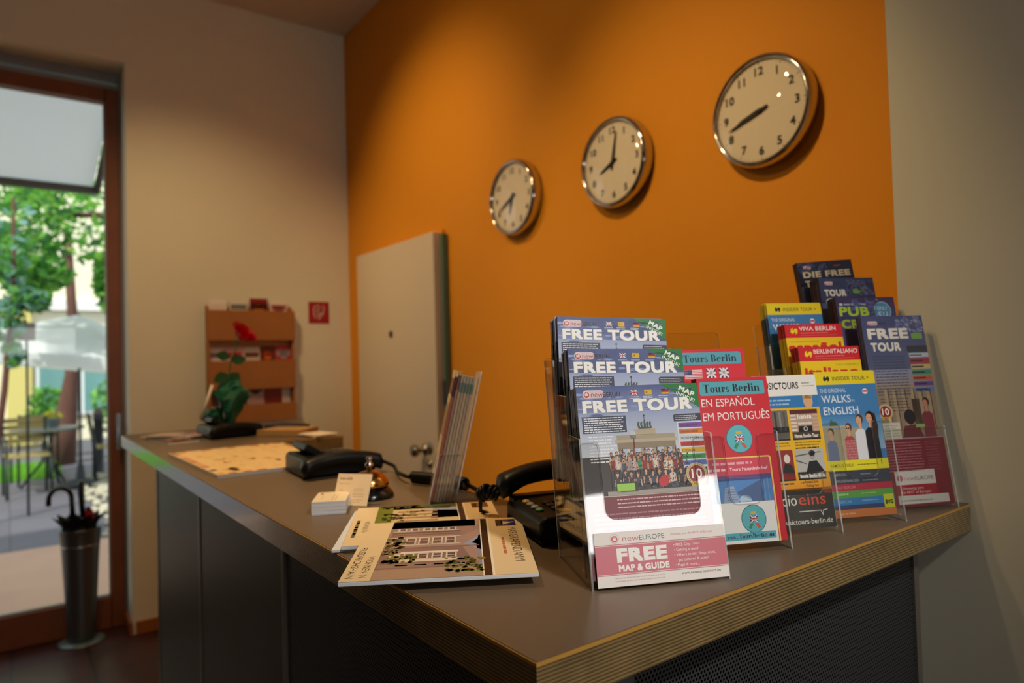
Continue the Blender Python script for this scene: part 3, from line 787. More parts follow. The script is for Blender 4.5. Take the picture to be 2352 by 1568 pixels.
def coil(m, path, r, turns, wire):
    pts = []; path = [Vector(p) for p in path]; n = turns * 12
    for i in range(n + 1):
        t = i / n * (len(path) - 1); k = min(int(t), len(path) - 2); f_ = t - k
        p = path[k].lerp(path[k + 1], f_); d_ = (path[k + 1] - path[k]).normalized(); a = d_.cross(Vector((0, 0, 1))).normalized(); b = a.cross(d_)
        w_ = 2 * PI * i / 12
        pts.append(p + (a * math.cos(w_) + b * math.sin(w_)) * r)
    m.tube(pts, wire, 6)
def phone(mw, label, hz=0.0, drop=.013):
    p = empty('telephone', label=label, cat='telephone', group='black desk telephones on the counter', mw=mw)
    m = MB(); prof = [(-.090, .003), (-.090, .034), (-.082, .042), (.03, .047), (.078, .050), (.088, .044), (.088, .003)]
    m.prism([(-.075, y, z) for y, z in prof], (.167, 0, 0)); m.build('body', PB, p, bevel=.006, bseg=3)
    hs = MB(); handset(hs, Matrix.Translation((-.080, -.004, hz)), drop); hs.build('handset', PB, p)
    MB().box((-.0745, -.086, .012), (-.046, .080, .028 + hz * .5)).build('cradle', PB, p, bevel=.004)
    tilt = Matrix.Translation((.022, .046, .052)) @ Matrix.Rotation(R(34), 4, 'X')
    p.scale = (SC, SC, SC)
    d_ = MB().box((-.058, -.032, -.006), (.058, .032, .012), M=tilt).build('display_hood', PB, p, bevel=.004)
    MB().box((-.045, -.020, .0121), (.045, .022, .0131), M=tilt).build('screen', mat('phone_screen', '20242a', .15), d_)
    sl = Matrix.Translation((0, -.082, .0422)) @ Matrix.Rotation(math.atan2(.005, .112), 4, 'X')
    BT = mat('phone_button', '17181a', .4)
    for r_ in range(4):
        for c_ in range(3): MB().box((.002 + c_ * .02, .026 + r_ * .017, 0), (.016 + c_ * .02, .037 + r_ * .017, .0035), M=sl).build('key', BT, p, bevel=.001)
    return p, sl
def rot_z(x, y, z, deg): return Matrix.Translation((x, y, z)) @ Matrix.Rotation(R(deg), 4, 'Z')

p2, sl = phone(rot_z(-.762, .668, CT, -19), 'black telephone with coloured keys behind the clear holder of blue booklets', .038, .020)
for k, (c_, n_) in enumerate((('c9a55a', 'amber'), ('9a9a9c', 'grey'), ('9a9a9c', 'grey'), ('5f9a62', 'green'))):
    m = MB(); m.lathe([(.0085, 0), (.0085, .002), (.006, .0035), (0, .004)], 14, M=sl @ Matrix.Translation((-.018 + k * .021, .008, .0)) @ Matrix.Diagonal((1.0, .7, 1, 1)))
    o = m.build('function_key', mat('key_' + n_, c_, .4), p2); o['label'] = n_ + ' oval key'
m = MB(); coil(m, [(-.080, -.098, .044), (-.092, -.115, .052), (-.104, -.126, .042)], .0100, 6, .0034); m.tube([(-.104, -.126, .042), (-.112, -.124, .015), (-.116, -.105, .006)], .0034); m.build('coiled_cord', PB, p2)
m = MB().box((.066, .03, .0), (.085, .045, .003), M=sl); o = m.build('function_key', mat('key_amber', 'c9a55a'), p2); o['label'] = 'amber square key'

p1, sl = phone(rot_z(-1.535, .600, CT, 176), 'black telephone with a white sticker beside the map pad')
cv = Canvas(46, 18, 'e8dccb').up(); cv.rect(2, 3, 13, 11, 'd0685a'); cv.rect(17, 5, 12, 5, '8a5a50'); cv.lines(31, 5, 12, 3, 3.2, 1.2, '8c8078', 4)
o = cv.build('sticker', p1); o.rotation_euler = (R(-90) + math.atan2(.005, .112), 0, 0); o.location = (-.018, -.077, .0428); o['label'] = 'white sticker with a red mark'
m = MB(); I_ = (rot_z(-1.535, .600, 0, 176) @ Matrix.Scale(SC, 4)).inverted(); W2 = lambda x, y, z: I_ @ Vector((x, y, z))
m.tube([(-.085, -.095, .03), W2(-1.41, .70, .016), W2(-1.33, .668, .014), W2(-1.275, .655, .016), W2(-1.25, .662, .013)], .0045)
coil(m, [W2(-1.25, .662, .0145), W2(-1.20, .682, .0145), W2(-1.105, .699, .0145)], .0105, 20, .0036)
m.tube([W2(-1.105, .699, .0145), W2(-1.07, .697, .010), W2(-1.02, .682, .005)], .0045); m.build('coiled_cord', PB, p1)

p3, sl = phone(rot_z(-2.60, .635, CT, 185), 'black telephone at the far end of the counter, in front of the rose')

# ------------------------------------------------------------------ rose in a small vase, far end
ro = empty('rose', (-2.715, .672, CT - .030), label='red rose with green leaves and dark green tissue, standing behind the far telephone', cat='flower')
STEM = mat('stem_green', '3c5a24', .6); LEAF = mat('rose_leaf', '1f4a22', .5, sub='3a6a2a')
k = 1.035
pth = [(.0, -.028, .042), (.01, -.02, .10), (.02, -.012, .20), (.02, .0, .30), (.0, .035, .375)]
MB().tube(pth, .0035).build('stem', STEM, ro)
m = MB(); rd = random.Random(2); TM = Matrix.Translation((.0, .040, .390)) @ Matrix.Rotation(R(38), 4, 'Y') @ Matrix.Rotation(R(-28), 4, 'X')
for layer, (n_, r_, hgt, opn) in enumerate([(3, .012, .044, .05), (5, .021, .046, .2), (6, .031, .045, .45), (7, .041, .040, .75)]):
    for q in range(n_):
        a0 = 2 * PI * q / n_ + layer * .6; vs_ = []; fs = []
        for iu in range(5):
            for iv in range(5):
                u = (iu / 4 - .5) * 2; v_ = iv / 4
                a = a0 + u * PI / n_ * 1.25; rr = r_ * (.35 + .65 * v_ ** .7) * (1 + .12 * v_ * (1 - u * u)) + opn * .012 * v_ ** 3
                z = hgt * v_ * (1 - .12 * u * u) - opn * .006 * v_ ** 3
                vs_.append(TM @ Vector((rr * math.cos(a), rr * math.sin(a), z)))
        for iu in range(4):
            for iv in range(4): fs.append((iu * 5 + iv, iu * 5 + iv + 1, iu * 5 + iv + 6, iu * 5 + iv + 5))
        m.add(vs_, fs, 0, True)
m.build('flower', mat('rose_red', 'c80a0c', .55, sub='d01010'), ro)
m = MB().ell((0, 0, -.006), (.013, .013, .014), M=TM); m.build('sepals', mat('sepal', '8a8a3a', .6), ro)
def leaf(p, d_, ln, wd, nrm=(1, 0, 0)):
    p = Vector(p); d_ = Vector(d_).normalized(); s_ = Vector(nrm).cross(d_).normalized(); n_ = d_.cross(s_)
    vs_ = [p]; prof = [(.15, .55), (.4, 1.0), (.65, .85), (.88, .4)]
    for t, q in prof: vs_ += [p + d_ * ln * t + s_ * wd * q + n_ * .004, p + d_ * ln * t, p + d_ * ln * t - s_ * wd * q + n_ * .004]
    vs_.append(p + d_ * ln); fs = [(0, 2, 1), (0, 3, 2)]
    for i in range(3):
        b = 1 + 3 * i; fs += [(b, b + 1, b + 4, b + 3), (b + 1, b + 2, b + 5, b + 4)]
    fs += [(10, 11, 13), (11, 12, 13)]
    MB().add(vs_, fs, 0, True).build('leaf', LEAF, ro)
leaf((.02, 0, .315), (.0, -.9, .25), .055, .019); leaf((.02, 0, .305), (.0, .95, .05), .058, .019)
leaf((.02, -.006, .25), (.0, -.75, -.30), .060, .024); leaf((.02, -.006, .255), (.0, .30, -.30), .052, .026); leaf((.02, -.006, .235), (.0, .60, -.6), .055, .022)
m = MB(); rd = random.Random(8); seg = 18; vs_ = []; fs = []
prof = [(.016, .02), (.024, .07), (.036, .12), (.050, .165), (.052, .19), (.034, .205), (.030, .225), (.012, .235)]
for k_, (r_, z) in enumerate(prof):
    for i in range(seg):
        a = 2 * PI * i / seg; q = r_ * (1 + .24 * math.sin(3 * a + k_ * 1.3) + rd.uniform(-.22, .22))
        vs_.append((.012 + q * math.cos(a), -.014 + .02 * z / .2 + q * math.sin(a), z + rd.uniform(-.008, .008)))
for k_ in range(len(prof) - 1):
    for i in range(seg): fs.append((k_ * seg + i, k_ * seg + (i + 1) % seg, (k_ + 1) * seg + (i + 1) % seg, (k_ + 1) * seg + i))
m.add(vs_, fs)
m.ell((.02, -.075, .105), (.012, .035, .020), rnd=rd, jit=.2)
m.build('tissue_wrap', mat('tissue_green', '0c5a40', .55), ro)
vs1 = empty('glass_vase', (-2.715, .65, CT), label='short teal glass vase behind the far telephone, holding the rose', cat='vase')
MB().lathe([(.034, 0), (.038, .004), (.040, .05), (.036, .09), (.038, .10), (.035, .10), (.033, .09), (.037, .05), (.035, .008), (0, .006)], 28).build('vessel', sheet_mat('vase_glass', (.45, .72, .66), .9, .02, 1.5), vs1)
tag(MB().tube([(0, 0, 0), (.006, .04, .125)], .0055, 10).build('drinking_straw', mat('straw_cream', 'd8cdb8', .5), loc=(-2.66, .558, CT + .062)), 'cream stick leaning against the green tissue of the rose', 'stick')

# things on the far end of the worktop
fb = empty('folder', (-2.475, .812, CT), (0, 0, R(40)), 'tan cardboard box file lying by the far telephone', 'folder')
MB().box((-.085, -.065, 0), (.085, .065, .020)).build('body', mat('folder_tan', 'a9814f', .6), fb, bevel=.002)
MB().box((-.085, -.065, .0202), (.085, .065, .0225)).build('cover', mat('folder_tan_light', 'b58d58', .6), fb, bevel=.001)
tag(MB().box((-.075, -.05, 0), (.075, .05, .022)).build('tablet_tray', mat('tray_dark', '1f1a1a', .4), loc=(-2.66, .868, CT), rot=(0, 0, R(20)), bevel=.004), 'flat dark tray behind the tan box file', 'tray')
for k_ in range(3):
    o = MB().box((-.06, -.045, 0), (.06, .045, .003)).build('paper_sheet', mat('paper_cream', 'f0e2ca', .7), loc=(-2.340 + .004 * k_, .876 - .004 * k_, CT + .0034 * k_), rot=(0, 0, R(3 + 5 * k_)))
    tag(o, ['lowest cream paper pad on the far end of the worktop', 'middle cream paper pad on the far end of the worktop', 'topmost cream paper pad on the far end of the worktop'][k_], 'paper', 'cream pads at the far end')

# fanned flyers near the glazed door
def flyer(x, y, z, rz, w_, h_, bg, patches, label, bow=.006):
    o = empty('flyer', (x, y, z), (0, 0, R(rz)), label, 'flyer', 'flyers at the far left of the counter')
    MB().box((-w_ / 2, -h_ / 2, 0), (w_ / 2, h_ / 2, .0035)).build('pages', mat('paper_white', 'e9e3d8', .7), o)
    cv = Canvas(w_ * 1000, h_ * 1000, bg).up()
    for a in patches: cv.rect(*a)
    q = cv.build('front_cover', o); q.rotation_euler = (R(-90), 0, 0); q.location = (-w_ / 2, -h_ / 2, .0037)
flyer(-2.60, .455, CT + .0005, 8, .21, .10, '3a2a2c', [(60, 10, 130, 60, 'b06a62'), (120, 20, 60, 60, '8e3a38')], 'dark flyer with a pink picture, lowest of the flyers by the door')
flyer(-2.735, .485, CT + .0048, 40, .21, .10, 'd9c5b2', [(10, 10, 60, 80, 'c8bcae'), (140, 15, 60, 70, 'b65a4c')], 'pale flyer sticking out under the top one by the door')
flyer(-2.715, .500, CT + .0091, 48, .21, .10, 'e0bfa4', [(110, 5, 40, 90, '6d6a8e'), (150, 5, 50, 90, 'd8604c'), (10, 20, 60, 50, 'cbbba5')], 'topmost flyer by the door, cream with blue and red patches')

# desk map pad
mp = empty('map_pad', (-2.165, .366, CT), (0, 0, R(1)), 'thick city map tear-off pad with a red-brown border', 'map pad')
MB().box((0, 0, 0), (.535, .322, .0085)).build('paper_block', mat('paper_cool', 'd9d4cc', .7), mp, bevel=.0008)
cv = Canvas(535, 322, 'f0cf96'); rd = random.Random(12)
cv.up()
for q in range(16): cv.rect(q * 33.5, 2, rd.uniform(16, 30), 16, rd.choice(['c46a4a', 'b5563c', 'e9d6b8', 'cf8a60', '8a5a3a'])); cv.rect(q * 33.5, 303, rd.uniform(16, 30), 16, rd.choice(['c46a4a', 'b5563c', 'e9d6b8', '7a5a4a', 'd39a70']))
for q in range(9): cv.rect(515, 6 + q * 34, 18, rd.uniform(16, 30), rd.choice(['c46a4a', 'e9d6b8', 'b5705a'])); cv.rect(3, 6 + q * 34, 26, rd.uniform(16, 30), rd.choice(['c46a4a', '9c8c84', 'e2bda0', 'b5705a']))
cv.up()
for q in range(60):
    x, y, w_ = rd.uniform(40, 500), rd.uniform(26, 290), rd.uniform(6, 24)
    cv.circ(x, y, w_, w_ * rd.uniform(.3, .8), rd.choice(['e9bf7c', 'f3dba8', 'e4b06e', 'd9b070', 'e8c98e']), 9)
cv.up()
for q in range(40):
    x, y = rd.uniform(40, 480), rd.uniform(26, 290); a = rd.choice([0, 0, 1, 1, .5]); ln = rd.uniform(30, 160)
    cv.poly([(x, y), (min(510, x + ln * (1 - a) + 4), min(298, y + ln * a * .6)), (min(510, x + ln * (1 - a) + 4), min(300, y + ln * a * .6 + 1.4)), (x, y + 1.4)], rd.choice(['f6e6c4', 'e0a060', 'fff0d0']))
for q in range(26): cv.rect(rd.uniform(50, 480), rd.uniform(30, 290), rd.uniform(3, 10), 2.2, rd.choice(['c8503c', 'a8683c', '8a7a5c']))
o = cv.build('map_sheet', mp); o.rotation_euler = (R(-90), 0, 0); o.location = (0, 0, .0087)

# business cards
ca = Canvas(85, 55, 'efdcba').up()
ca.text(62, 10, 'EastSeven', 4, 0, '8a4a3a') if False else None
ca.rect(62, 6, 14, 5, 'b07a52'); ca.lines(8, 30, 55, 2, 6, 2.2, 'd9b98c', 3); ca.lines(20, 12, 36, 1, 5, 2, 'd9b98c', 5)
CW = mat('card_white', 'dfdcdc', .6)
NC = 24; ch = .022 / NC
for i in range(NC):
    jx, jr = random.Random(i).uniform(-.0006, .0006), (4.0 if i < 8 else 0)
    c_ = empty('business_card', (-1.1165 + jx, .4018, CT + i * ch), (0, 0, R(61.6 + jr * .5)), 'pale business card in the small stack on the worktop', 'business card', 'stacked business cards')
    MB().box((0, 0, .00005), (.0555, .0855, ch - .00005)).build('card', CW, c_)
    if i == NC - 1:
        c_['label'] = 'topmost cream business card of the small stack on the worktop'
        o = ca.build('print', c_); o.rotation_euler = (R(-90), 0, R(90)); o.location = (.0552, .0003, ch + .00003)
cc = Canvas(68, 57, 'efd2a8').up()
cc.text(6, 11, 'Info-EJB', 4.2, 24, '7a4634', .012); cc.lines(6, 18, 24, 1, 4, 1.2, 'c9a274', 2); cc.rect(8, 29, 8, 1.6, 'c9a880')
cc.lines(37, 27, 20, 2, 3.4, 1.3, 'd6b387', 7); cc.lines(36, 36, 24, 2, 4, 1.6, 'd6b387', 8); cc.lines(36, 46, 24, 2, 4, 1.6, 'd6b387', 9)
lc = empty('business_card', (-1.118 - .068 * .8, .5005 - .068 * .6, CT + .0006), (R(-25), 0, R(36.9)), 'cream business card leaning upright against the service bell', 'business card')
MB().box((0, .0002, 0), (.068, .0007, .057)).build('card', CW, lc); cc.build('print', lc)

# service bell
be = empty('service_bell', (-1.190, .540, CT), label='brass-domed service bell on a black base, behind the leaning card', cat='bell')
MB().lathe([(.046, 0), (.047, .004), (.045, .010), (.037, .022), (.033, .024), (0, .024)], 40).build('base', mat('bell_base', '0a0a0b', .18), be)
MB().lathe([(.0365, .026), (.0375, .028), (.036, .036), (.031, .047), (.022, .056), (.010, .0605), (0, .061)], 40).build('dome', mat('bell_brass', 'c8924a', .16, 1.0), be)
MB().lathe([(.005, .060), (.005, .068), (.008, .070), (.0085, .075), (.005, .079), (.004, .083), (.0062, .087), (.005, .092), (0, .093)], 18).build('plunger', CHROME, be); be.scale = (.95, .95, .82)

# ------------------------------------------------------------------ estate magazines
PAPER = mat('paper_white', 'e9e3d8', .7)
EDGE = mat('paper_edge_cool', 'd6d8dc', .7)
def magazine(cx, cy, z, rz, canvas, label, w_=.266, h_=.218, t=.0045):
    o = empty('magazine', (cx, cy, z), (0, 0, R(rz)), label, 'magazine', 'estate magazines on the front edge of the worktop')
    MB().box((-w_ / 2, -h_ / 2, 0), (w_ / 2, h_ / 2, t)).build('pages', EDGE, o, bevel=.0006)
    if canvas:
        q = canvas.build('front_cover', o, print_mat('magazine_print', .30, .4)); q.rotation_euler = (R(-90), 0, 0); q.location = (-w_ / 2, -h_ / 2, t + .0002); q.scale = (w_ / .285, 1, h_ / .215)
    return o
def foliage(c, x, y, w_, h_, cols, n, seed, r=(2, 6)):
    rd = random.Random(seed)
    for i in range(n): q = rd.uniform(*r); c.circ(x + rd.uniform(0, w_), y + rd.uniform(0, h_), q, q * rd.uniform(.5, .9), rd.choice(cols), 7)
CREAM = 'ecd2a4'
def mag_front():
    c = Canvas(285, 215, CREAM).up()
    c.rect(10, 9, 42, 28, '2c2d5c'); c.rect(0, 47, 285, 2.5, 'f4ecdc'); c.rect(0, 50, 285, 8.5, '2a1a14'); c.rect(0, 58.5, 285, 1.5, 'f4ecdc')
    c.rect(0, 60, 285, 122, 'a68a80')                                  # photograph of an apartment house
    c.up(); c.rect(10, 27, 42, 10, '1a1420'); c.poly([(17, 30), (44, 29), (27, 10), (26, 24)], 'd8cdb8')
    c.text(62, 22, 'MARGRAFENDAMM', 11.5, 172, '4a3a38', -.004); c.lines(118, 29.5, 84, 1, 4, 3.6, 'c0694a', 6, .05)
    # house: sky at the top, brick, windows in rows, trees below
    c.poly([(60, 60), (285, 60), (285, 62), (150, 66)], '8d8fa8')
    c.poly([(95, 60), (175, 60), (140, 82)], '9aa0bc'); c.poly([(105, 60), (150, 60), (138, 72)], 'c3c6d6')
    c.poly([(10, 66), (70, 66), (120, 100), (120, 182), (0, 182), (0, 66)], '9c7c72')
    c.poly([(150, 84), (225, 70), (250, 66), (250, 182), (150, 182)], '8f6f68')
    c.rect(0, 60, 42, 122, 'b79a86')
    c.up()
    for k, x in enumerate((52, 86, 120)): pass
    for k in range(5):                                                  # white bays with dark panes
        y = 92 + k * 17
        c.rect(44, y, 16, 12, 'd9cfc4'); c.rect(100, y, 34, 14, 'd8cabb'); c.rect(180, y - 2, 24, 13, 'ddd2c2')
    c.rect(60, 88, 4, 90, 'cdbfae'); c.rect(96, 86, 3, 94, 'e3d8c8'); c.rect(136, 86, 3, 94, 'e3d8c8'); c.rect(170, 88, 9, 84, 'e8decd'); c.rect(205, 88, 12, 84, 'e2d6c3')
    c.rect(66, 86, 8, 92, '6e544e'); c.rect(80, 86, 5, 92, '7a5d55')
    c.up()
    for k in range(5):
        y = 92 + k * 17
        c.rect(46, y + 2, 12, 7, '6a5450'); c.rect(103, y + 2, 13, 10, '7a5a54'); c.rect(118, y + 2, 14, 10, '6c4e4a')
        if k < 4: c.rect(182, y, 9, 9, '5d4a48'); c.rect(193, y, 9, 9, '63504c')
    c.rect(150, 62, 3, 110, '7c6058'); c.rect(225, 64, 14, 116, '9b8070')
    for k in range(4): c.rect(228, 80 + 22 * k, 5, 14, '5a443c')
    c.rect(245, 60, 40, 122, 'b0927c')
    c.up()
    foliage(c, 205, 60, 60, 42, ['4b5a1c', '6a7a26', '36441a', '7d8a34', '8a7a3a'], 70, 3)
    foliage(c, 95, 158, 125, 22, ['4a4a1c', '6a6424', '33361a', '8a7636', 'b08a5a'], 80, 4)
    foliage(c, 190, 140, 30, 34, ['6a6a20', '8a7c30', '474d1c'], 26, 5)
    c.up(); c.rect(0, 182, 285, 33, CREAM)
    c.text(273, 196, 'WOHNEN IN', 8.5, 88, '5a4c48', -.004, align='r'); c.text(273, 210, 'FRIEDRICHSHAIN', 8.5, 132, '5a4c48', -.004, align='r')
    return c
def mag_back():
    c = Canvas(285, 215, CREAM).up()
    c.rect(8, 9, 42, 26, '5a3a2a'); c.rect(0, 46, 285, 2.5, 'f4ecdc'); c.rect(0, 49, 285, 8.5, '2a1a14'); c.rect(0, 57.5, 285, 1.5, 'f4ecdc')
    c.rect(0, 59, 285, 123, 'b9aeb4')
    c.up(); c.rect(8, 27, 42, 8, '241414'); c.poly([(14, 30), (40, 28), (38, 14), (26, 20)], '8a6a54'); c.text(62, 24, 'LIEBIG', 11, 78, 'a08a72', -.004)
    c.poly([(0, 118), (45, 110), (60, 59), (285, 59), (285, 182), (0, 182)], 'd9bd8c'); c.poly([(0, 59), (30, 59), (26, 182), (0, 182)], '4a5a22')
    c.poly([(22, 70), (34, 66), (34, 182), (22, 182)], '8f4a2a'); c.poly([(40, 59), (120, 59), (120, 100), (40, 96)], 'b5b0c4')
    c.up(); foliage(c, 0, 96, 22, 80, ['4b5a24', '6a7a30', '33401a'], 40, 6); foliage(c, 46, 105, 50, 40, ['6f7a2e', '8a8a3c', 'c9a86c'], 30, 7); foliage(c, 70, 140, 60, 30, ['33421a', '55601f', '2a331a'], 40, 8)
    c.rect(36, 70, 6, 26, '3a2c2a')
    for k in range(6): c.rect(52 + 26 * k, 90, 12, 60, 'a07c58')
    c.poly([(0, 158), (285, 158), (285, 182), (0, 182)], '6d7a1e')
    c.up(); c.rect(0, 182, 285, 33, CREAM)
    c.text(200, 196, 'WOHNEN IN', 7.5, 80, 'a3907c', -.004, align='r'); c.lines(110, 203, 125, 1, 5, 5, 'b8a48a', 7, .05)
    return c
Z0 = CT + .0006
magazine(-.9207, .497, Z0, -31, None, 'lowest magazine of the small pile, only its pale left edge showing', .235, .222, .004)
magazine(-.9147, .5049, Z0 + .0042, -29, mag_back(), 'magazine with a green and cream garden photograph, partly covered by the top one', .235, .222)
magazine(-.7664, .4472, Z0 + .0090, -32.5, mag_front(), 'top magazine with a red-brown house photograph, overhanging the worktop edge')

# ------------------------------------------------------------------ acrylic leaflet holders
AC = sheet_mat('clear_acrylic', (.975, .98, .978), 1.0, .02, 1.49)
ACE = sheet_mat('acrylic_edge', (.82, .82, .80), 1.0, .08, 1.6, diffuse=.42)
ANG = R(64.5)
EU = Vector((math.cos(ANG), math.sin(ANG), 0)); EN = Vector((math.sin(ANG), -math.cos(ANG), 0))
def frame(u, n, z, tilt=0.0, rz=ANG):
    p = EU * u + EN * n
    return Matrix.Translation((p.x, p.y, z)) @ Matrix.Rotation(rz, 4, 'Z') @ Matrix.Rotation(-tilt, 4, 'X')
T_ = .0022
def arc(cx, cz, r, a0, a1, n=5): return [(cx + r * math.cos(R(a0 + (a1 - a0) * i / n)), cz + r * math.sin(R(a0 + (a1 - a0) * i / n))) for i in range(n + 1)]
def holder(mw, w_, ys, zs, tilt, arm, cut, al, ar, yback, zback, label, back_w=None):
    """clear stepped holder; ys/zs: front plane offset and floor height of every pocket; local x right, y back"""
    h = empty('leaflet_holder', label=label, cat='leaflet holder', group='clear acrylic leaflet holders', mw=mw)
    tt = math.tan(tilt); RX = Matrix.Rotation(-tilt, 4, 'X')
    for k, (y0, z0) in enumerate(zip(ys, zs)):
        zb = z0 - .004 if k else 0
        if cut is None or k: 
            if cut is None: pts = [(0, 0), (w_, 0), (w_, arm - .004)] + arc(w_ - .004, arm - .004, .004, 0, 90) + arc(.004, arm - .004, .004, 90, 180)
        if cut is not None:
            r = .012
            pts = [(0, 0), (w_, 0), (w_, arm - .006)] + arc(w_ - .006, arm - .006, .006, 0, 90) + arc(w_ - ar + .006, arm - .006, .006, 90, 180) + \
                  arc(w_ - ar - r, cut + r, r, 0, -90)[0:] + arc(al + r, cut + r, r, -90, -180) + arc(al - .006, arm - .006, .006, 0, 90) + arc(.006, arm - .006, .006, 90, 180)
        m = MB(); m.prism([(x, 0, z) for x, z in pts], (0, T_, 0), 0, 1, M=Matrix.Translation((0, y0 + (zb * tt), zb)) @ RX)
        m.build('front_panel', [AC, ACE], h)
        m = MB().box((T_, y0 + z0 * tt + T_, z0 - .002), (w_ - T_, (ys[k + 1] if k + 1 < len(ys) else yback) + z0 * tt, z0)); m.build('pocket_floor', AC, h)
    side = [(0, 0)]
    for k, (y0, z0) in enumerate(zip(ys, zs)):
        top = arm + (z0 - zs[0])
        if k: side.append((y0 + side[-1][1] * tt, side[-1][1]))
        side.append((y0 + top * tt, top))
    side.append((yback + side[-1][1] * tt, side[-1][1])); side.append((yback, 0))
    for x in (0, w_ - T_):
        m = MB(); m.prism([(x, y + (T_ if i in (0, len(side) - 1) else 0) * 0, z) for i, (y, z) in enumerate(side)], (T_, 0, 0), 0, 1); m.build('side_panel', [AC, ACE], h)
    bw_ = back_w or w_
    pts = [(0, 0), (bw_, 0), (bw_, zback - .006)] + arc(bw_ - .006, zback - .006, .006, 0, 90) + arc(.006, zback - .006, .006, 90, 180)
    MB().prism([(x, 0, z) for x, z in pts], (0, T_, 0), 0, 1, M=Matrix.Translation((0, yback, 0)) @ RX).build('back_panel', [AC, ACE], h)
    return h

def booklet(name, mw, w_, h_, t, canvas, label, cat, group, edge, m=None):
    o = empty(name, label=label, cat=cat, group=group, mw=mw)
    e = MB()
    n = len(edge)
    for k, (z0, z1, c_) in enumerate(edge): e.box((0, .0004, z0), (w_, t, z1), k)
    e.build('pages', [mat('edge_' + c_, c_, .6) for _, _, c_ in edge], o)
    q = canvas.build('front_cover', o, m); q.scale = (w_ * 1000 / canvas.w, 1, h_ * 1000 / canvas.h)
    return o
def stack(name, u, n0, z, tilt, w_, h_, t, count, canvas, label, rest, cat, group, edge, plain, roll=0, gap=.0035, rz=ANG, fr=None, jitter=.0012):
    """front copy with the full cover, the rest behind it"""
    rd = random.Random(hash_(label)); F = fr or (lambda a, b, c: frame(a, b, c, tilt))
    base = F(u, n0 - (z - CT) * math.tan(tilt), z)
    first = booklet(name, base @ Matrix.Translation((0, gap, 0)) @ Matrix.Rotation(R(roll), 4, 'Y'), w_, h_, t, canvas, label, cat, group, edge)
    src = None
    for i in range(1, count):
        mw = base @ Matrix.Translation((rd.uniform(-1, .6) * jitter, gap + i * (t + .0004), rd.uniform(0, .8) * jitter)) @ Matrix.Rotation(R(roll * .85), 4, 'Y')
        if src is None:
            src = booklet(name, mw, w_, h_, t, plain, rest, cat, group, edge)
        else: dup(src, mw)
    return first
def hash_(s): return sum((i + 1) * ord(ch) for i, ch in enumerate(s)) % 99991

SKY0, SKY1 = '7f8fc4', 'c2c8d8'
def logo(c, x, y, k=1.0, word='BERLIN', halo='d8c4cc', dark='3a3440'):
    """round red emblem plus wordmark"""
    c.rrect(x - 4.8 * k, y - 5 * k, 26 * k, 9.6 * k, 4.6 * k, halo); c.up()
    c.circ(x, y, 4.3 * k, 4.3 * k, 'efe0dc'); c.up(); c.circ(x, y + .3 * k, 3.5 * k, 3.5 * k, 'c03038'); c.up()
    c.poly([(x - 2.2 * k, y + 1.5 * k), (x - 1.5 * k, y - 3 * k), (x - .3 * k, y - .6 * k), (x + .4 * k, y - 3.4 * k), (x + 1.2 * k, y - .6 * k), (x + 2.4 * k, y - 2.6 * k), (x + 2.2 * k, y + 1.6 * k)], 'e8d6d4'); c.L -= 3
    c.up(3); c.text(x + 5.5 * k, y + 3.2 * k, 'new', 6.2 * k, 14 * k, 'b03a44', -.008); c.text(x + 20 * k, y + 3.2 * k, word, 5.2 * k, (20 if word == 'BERLIN' else 22) * k, dark, .0); c.L -= 4
def flag_uk(c, x, y, w_, h_):
    c.rect(x, y, w_, h_, '2a3a78'); c.up(); c.poly([(x, y), (x + w_ * .2, y), (x + w_, y + h_), (x + w_ * .8, y + h_)], 'e8e4e4'); c.poly([(x + w_, y), (x + w_ * .8, y), (x, y + h_), (x + w_ * .2, y + h_)], 'e8e4e4')
    c.up(); c.rect(x, y + h_ * .36, w_, h_ * .28, 'e8e4e4'); c.rect(x + w_ * .41, y, w_ * .18, h_, 'e8e4e4'); c.up(); c.rect(x, y + h_ * .42, w_, h_ * .16, 'c02a34'); c.rect(x + w_ * .455, y, w_ * .09, h_, 'c02a34'); c.L -= 3
def flag_es(c, x, y, w_, h_): c.rect(x, y, w_, h_, 'd8b02a'); c.up(); c.rect(x + w_ * .2, y + h_ * .3, w_ * .2, h_ * .4, 'a86a20'); c.L -= 1
def flag_de(c, x, y, w_, h_): c.rect(x, y, w_, h_ / 3, '1a1614'); c.rect(x, y + h_ / 3, w_, h_ / 3, 'b02028'); c.rect(x, y + 2 * h_ / 3, w_, h_ / 3, 'd8a828')
def person(c, x, y, s, shirt, skin='d0a080', hair='3a2418', legs=None):
    """small standing figure in a printed crowd photo, head at y"""
    c.poly([(x - 3.2 * s, y + 4.2 * s), (x - 1.6 * s, y + 2.6 * s), (x + 1.6 * s, y + 2.6 * s), (x + 3.2 * s, y + 4.2 * s), (x + 3.0 * s, y + 12 * s), (x - 3.0 * s, y + 12 * s)], shirt)
    if legs: c.rect(x - 2.6 * s, y + 12 * s, 2.3 * s, 9 * s, legs); c.rect(x + .3 * s, y + 12 * s, 2.3 * s, 9 * s, legs)
    c.up(); c.poly([(x - 3.1 * s, y + 5 * s), (x - 2.2 * s, y + 4.6 * s), (x - 2.4 * s, y + 11 * s), (x - 3.4 * s, y + 11 * s)], skin); c.poly([(x + 3.1 * s, y + 5 * s), (x + 2.2 * s, y + 4.6 * s), (x + 2.4 * s, y + 11 * s), (x + 3.4 * s, y + 11 * s)], skin)
    c.rect(x - .8 * s, y + 1 * s, 1.6 * s, 2.2 * s, skin); c.circ(x, y - .3 * s, 1.75 * s, 2.2 * s, hair, 10); c.up(); c.circ(x, y + .35 * s, 1.4 * s, 1.75 * s, skin, 10); c.L -= 2
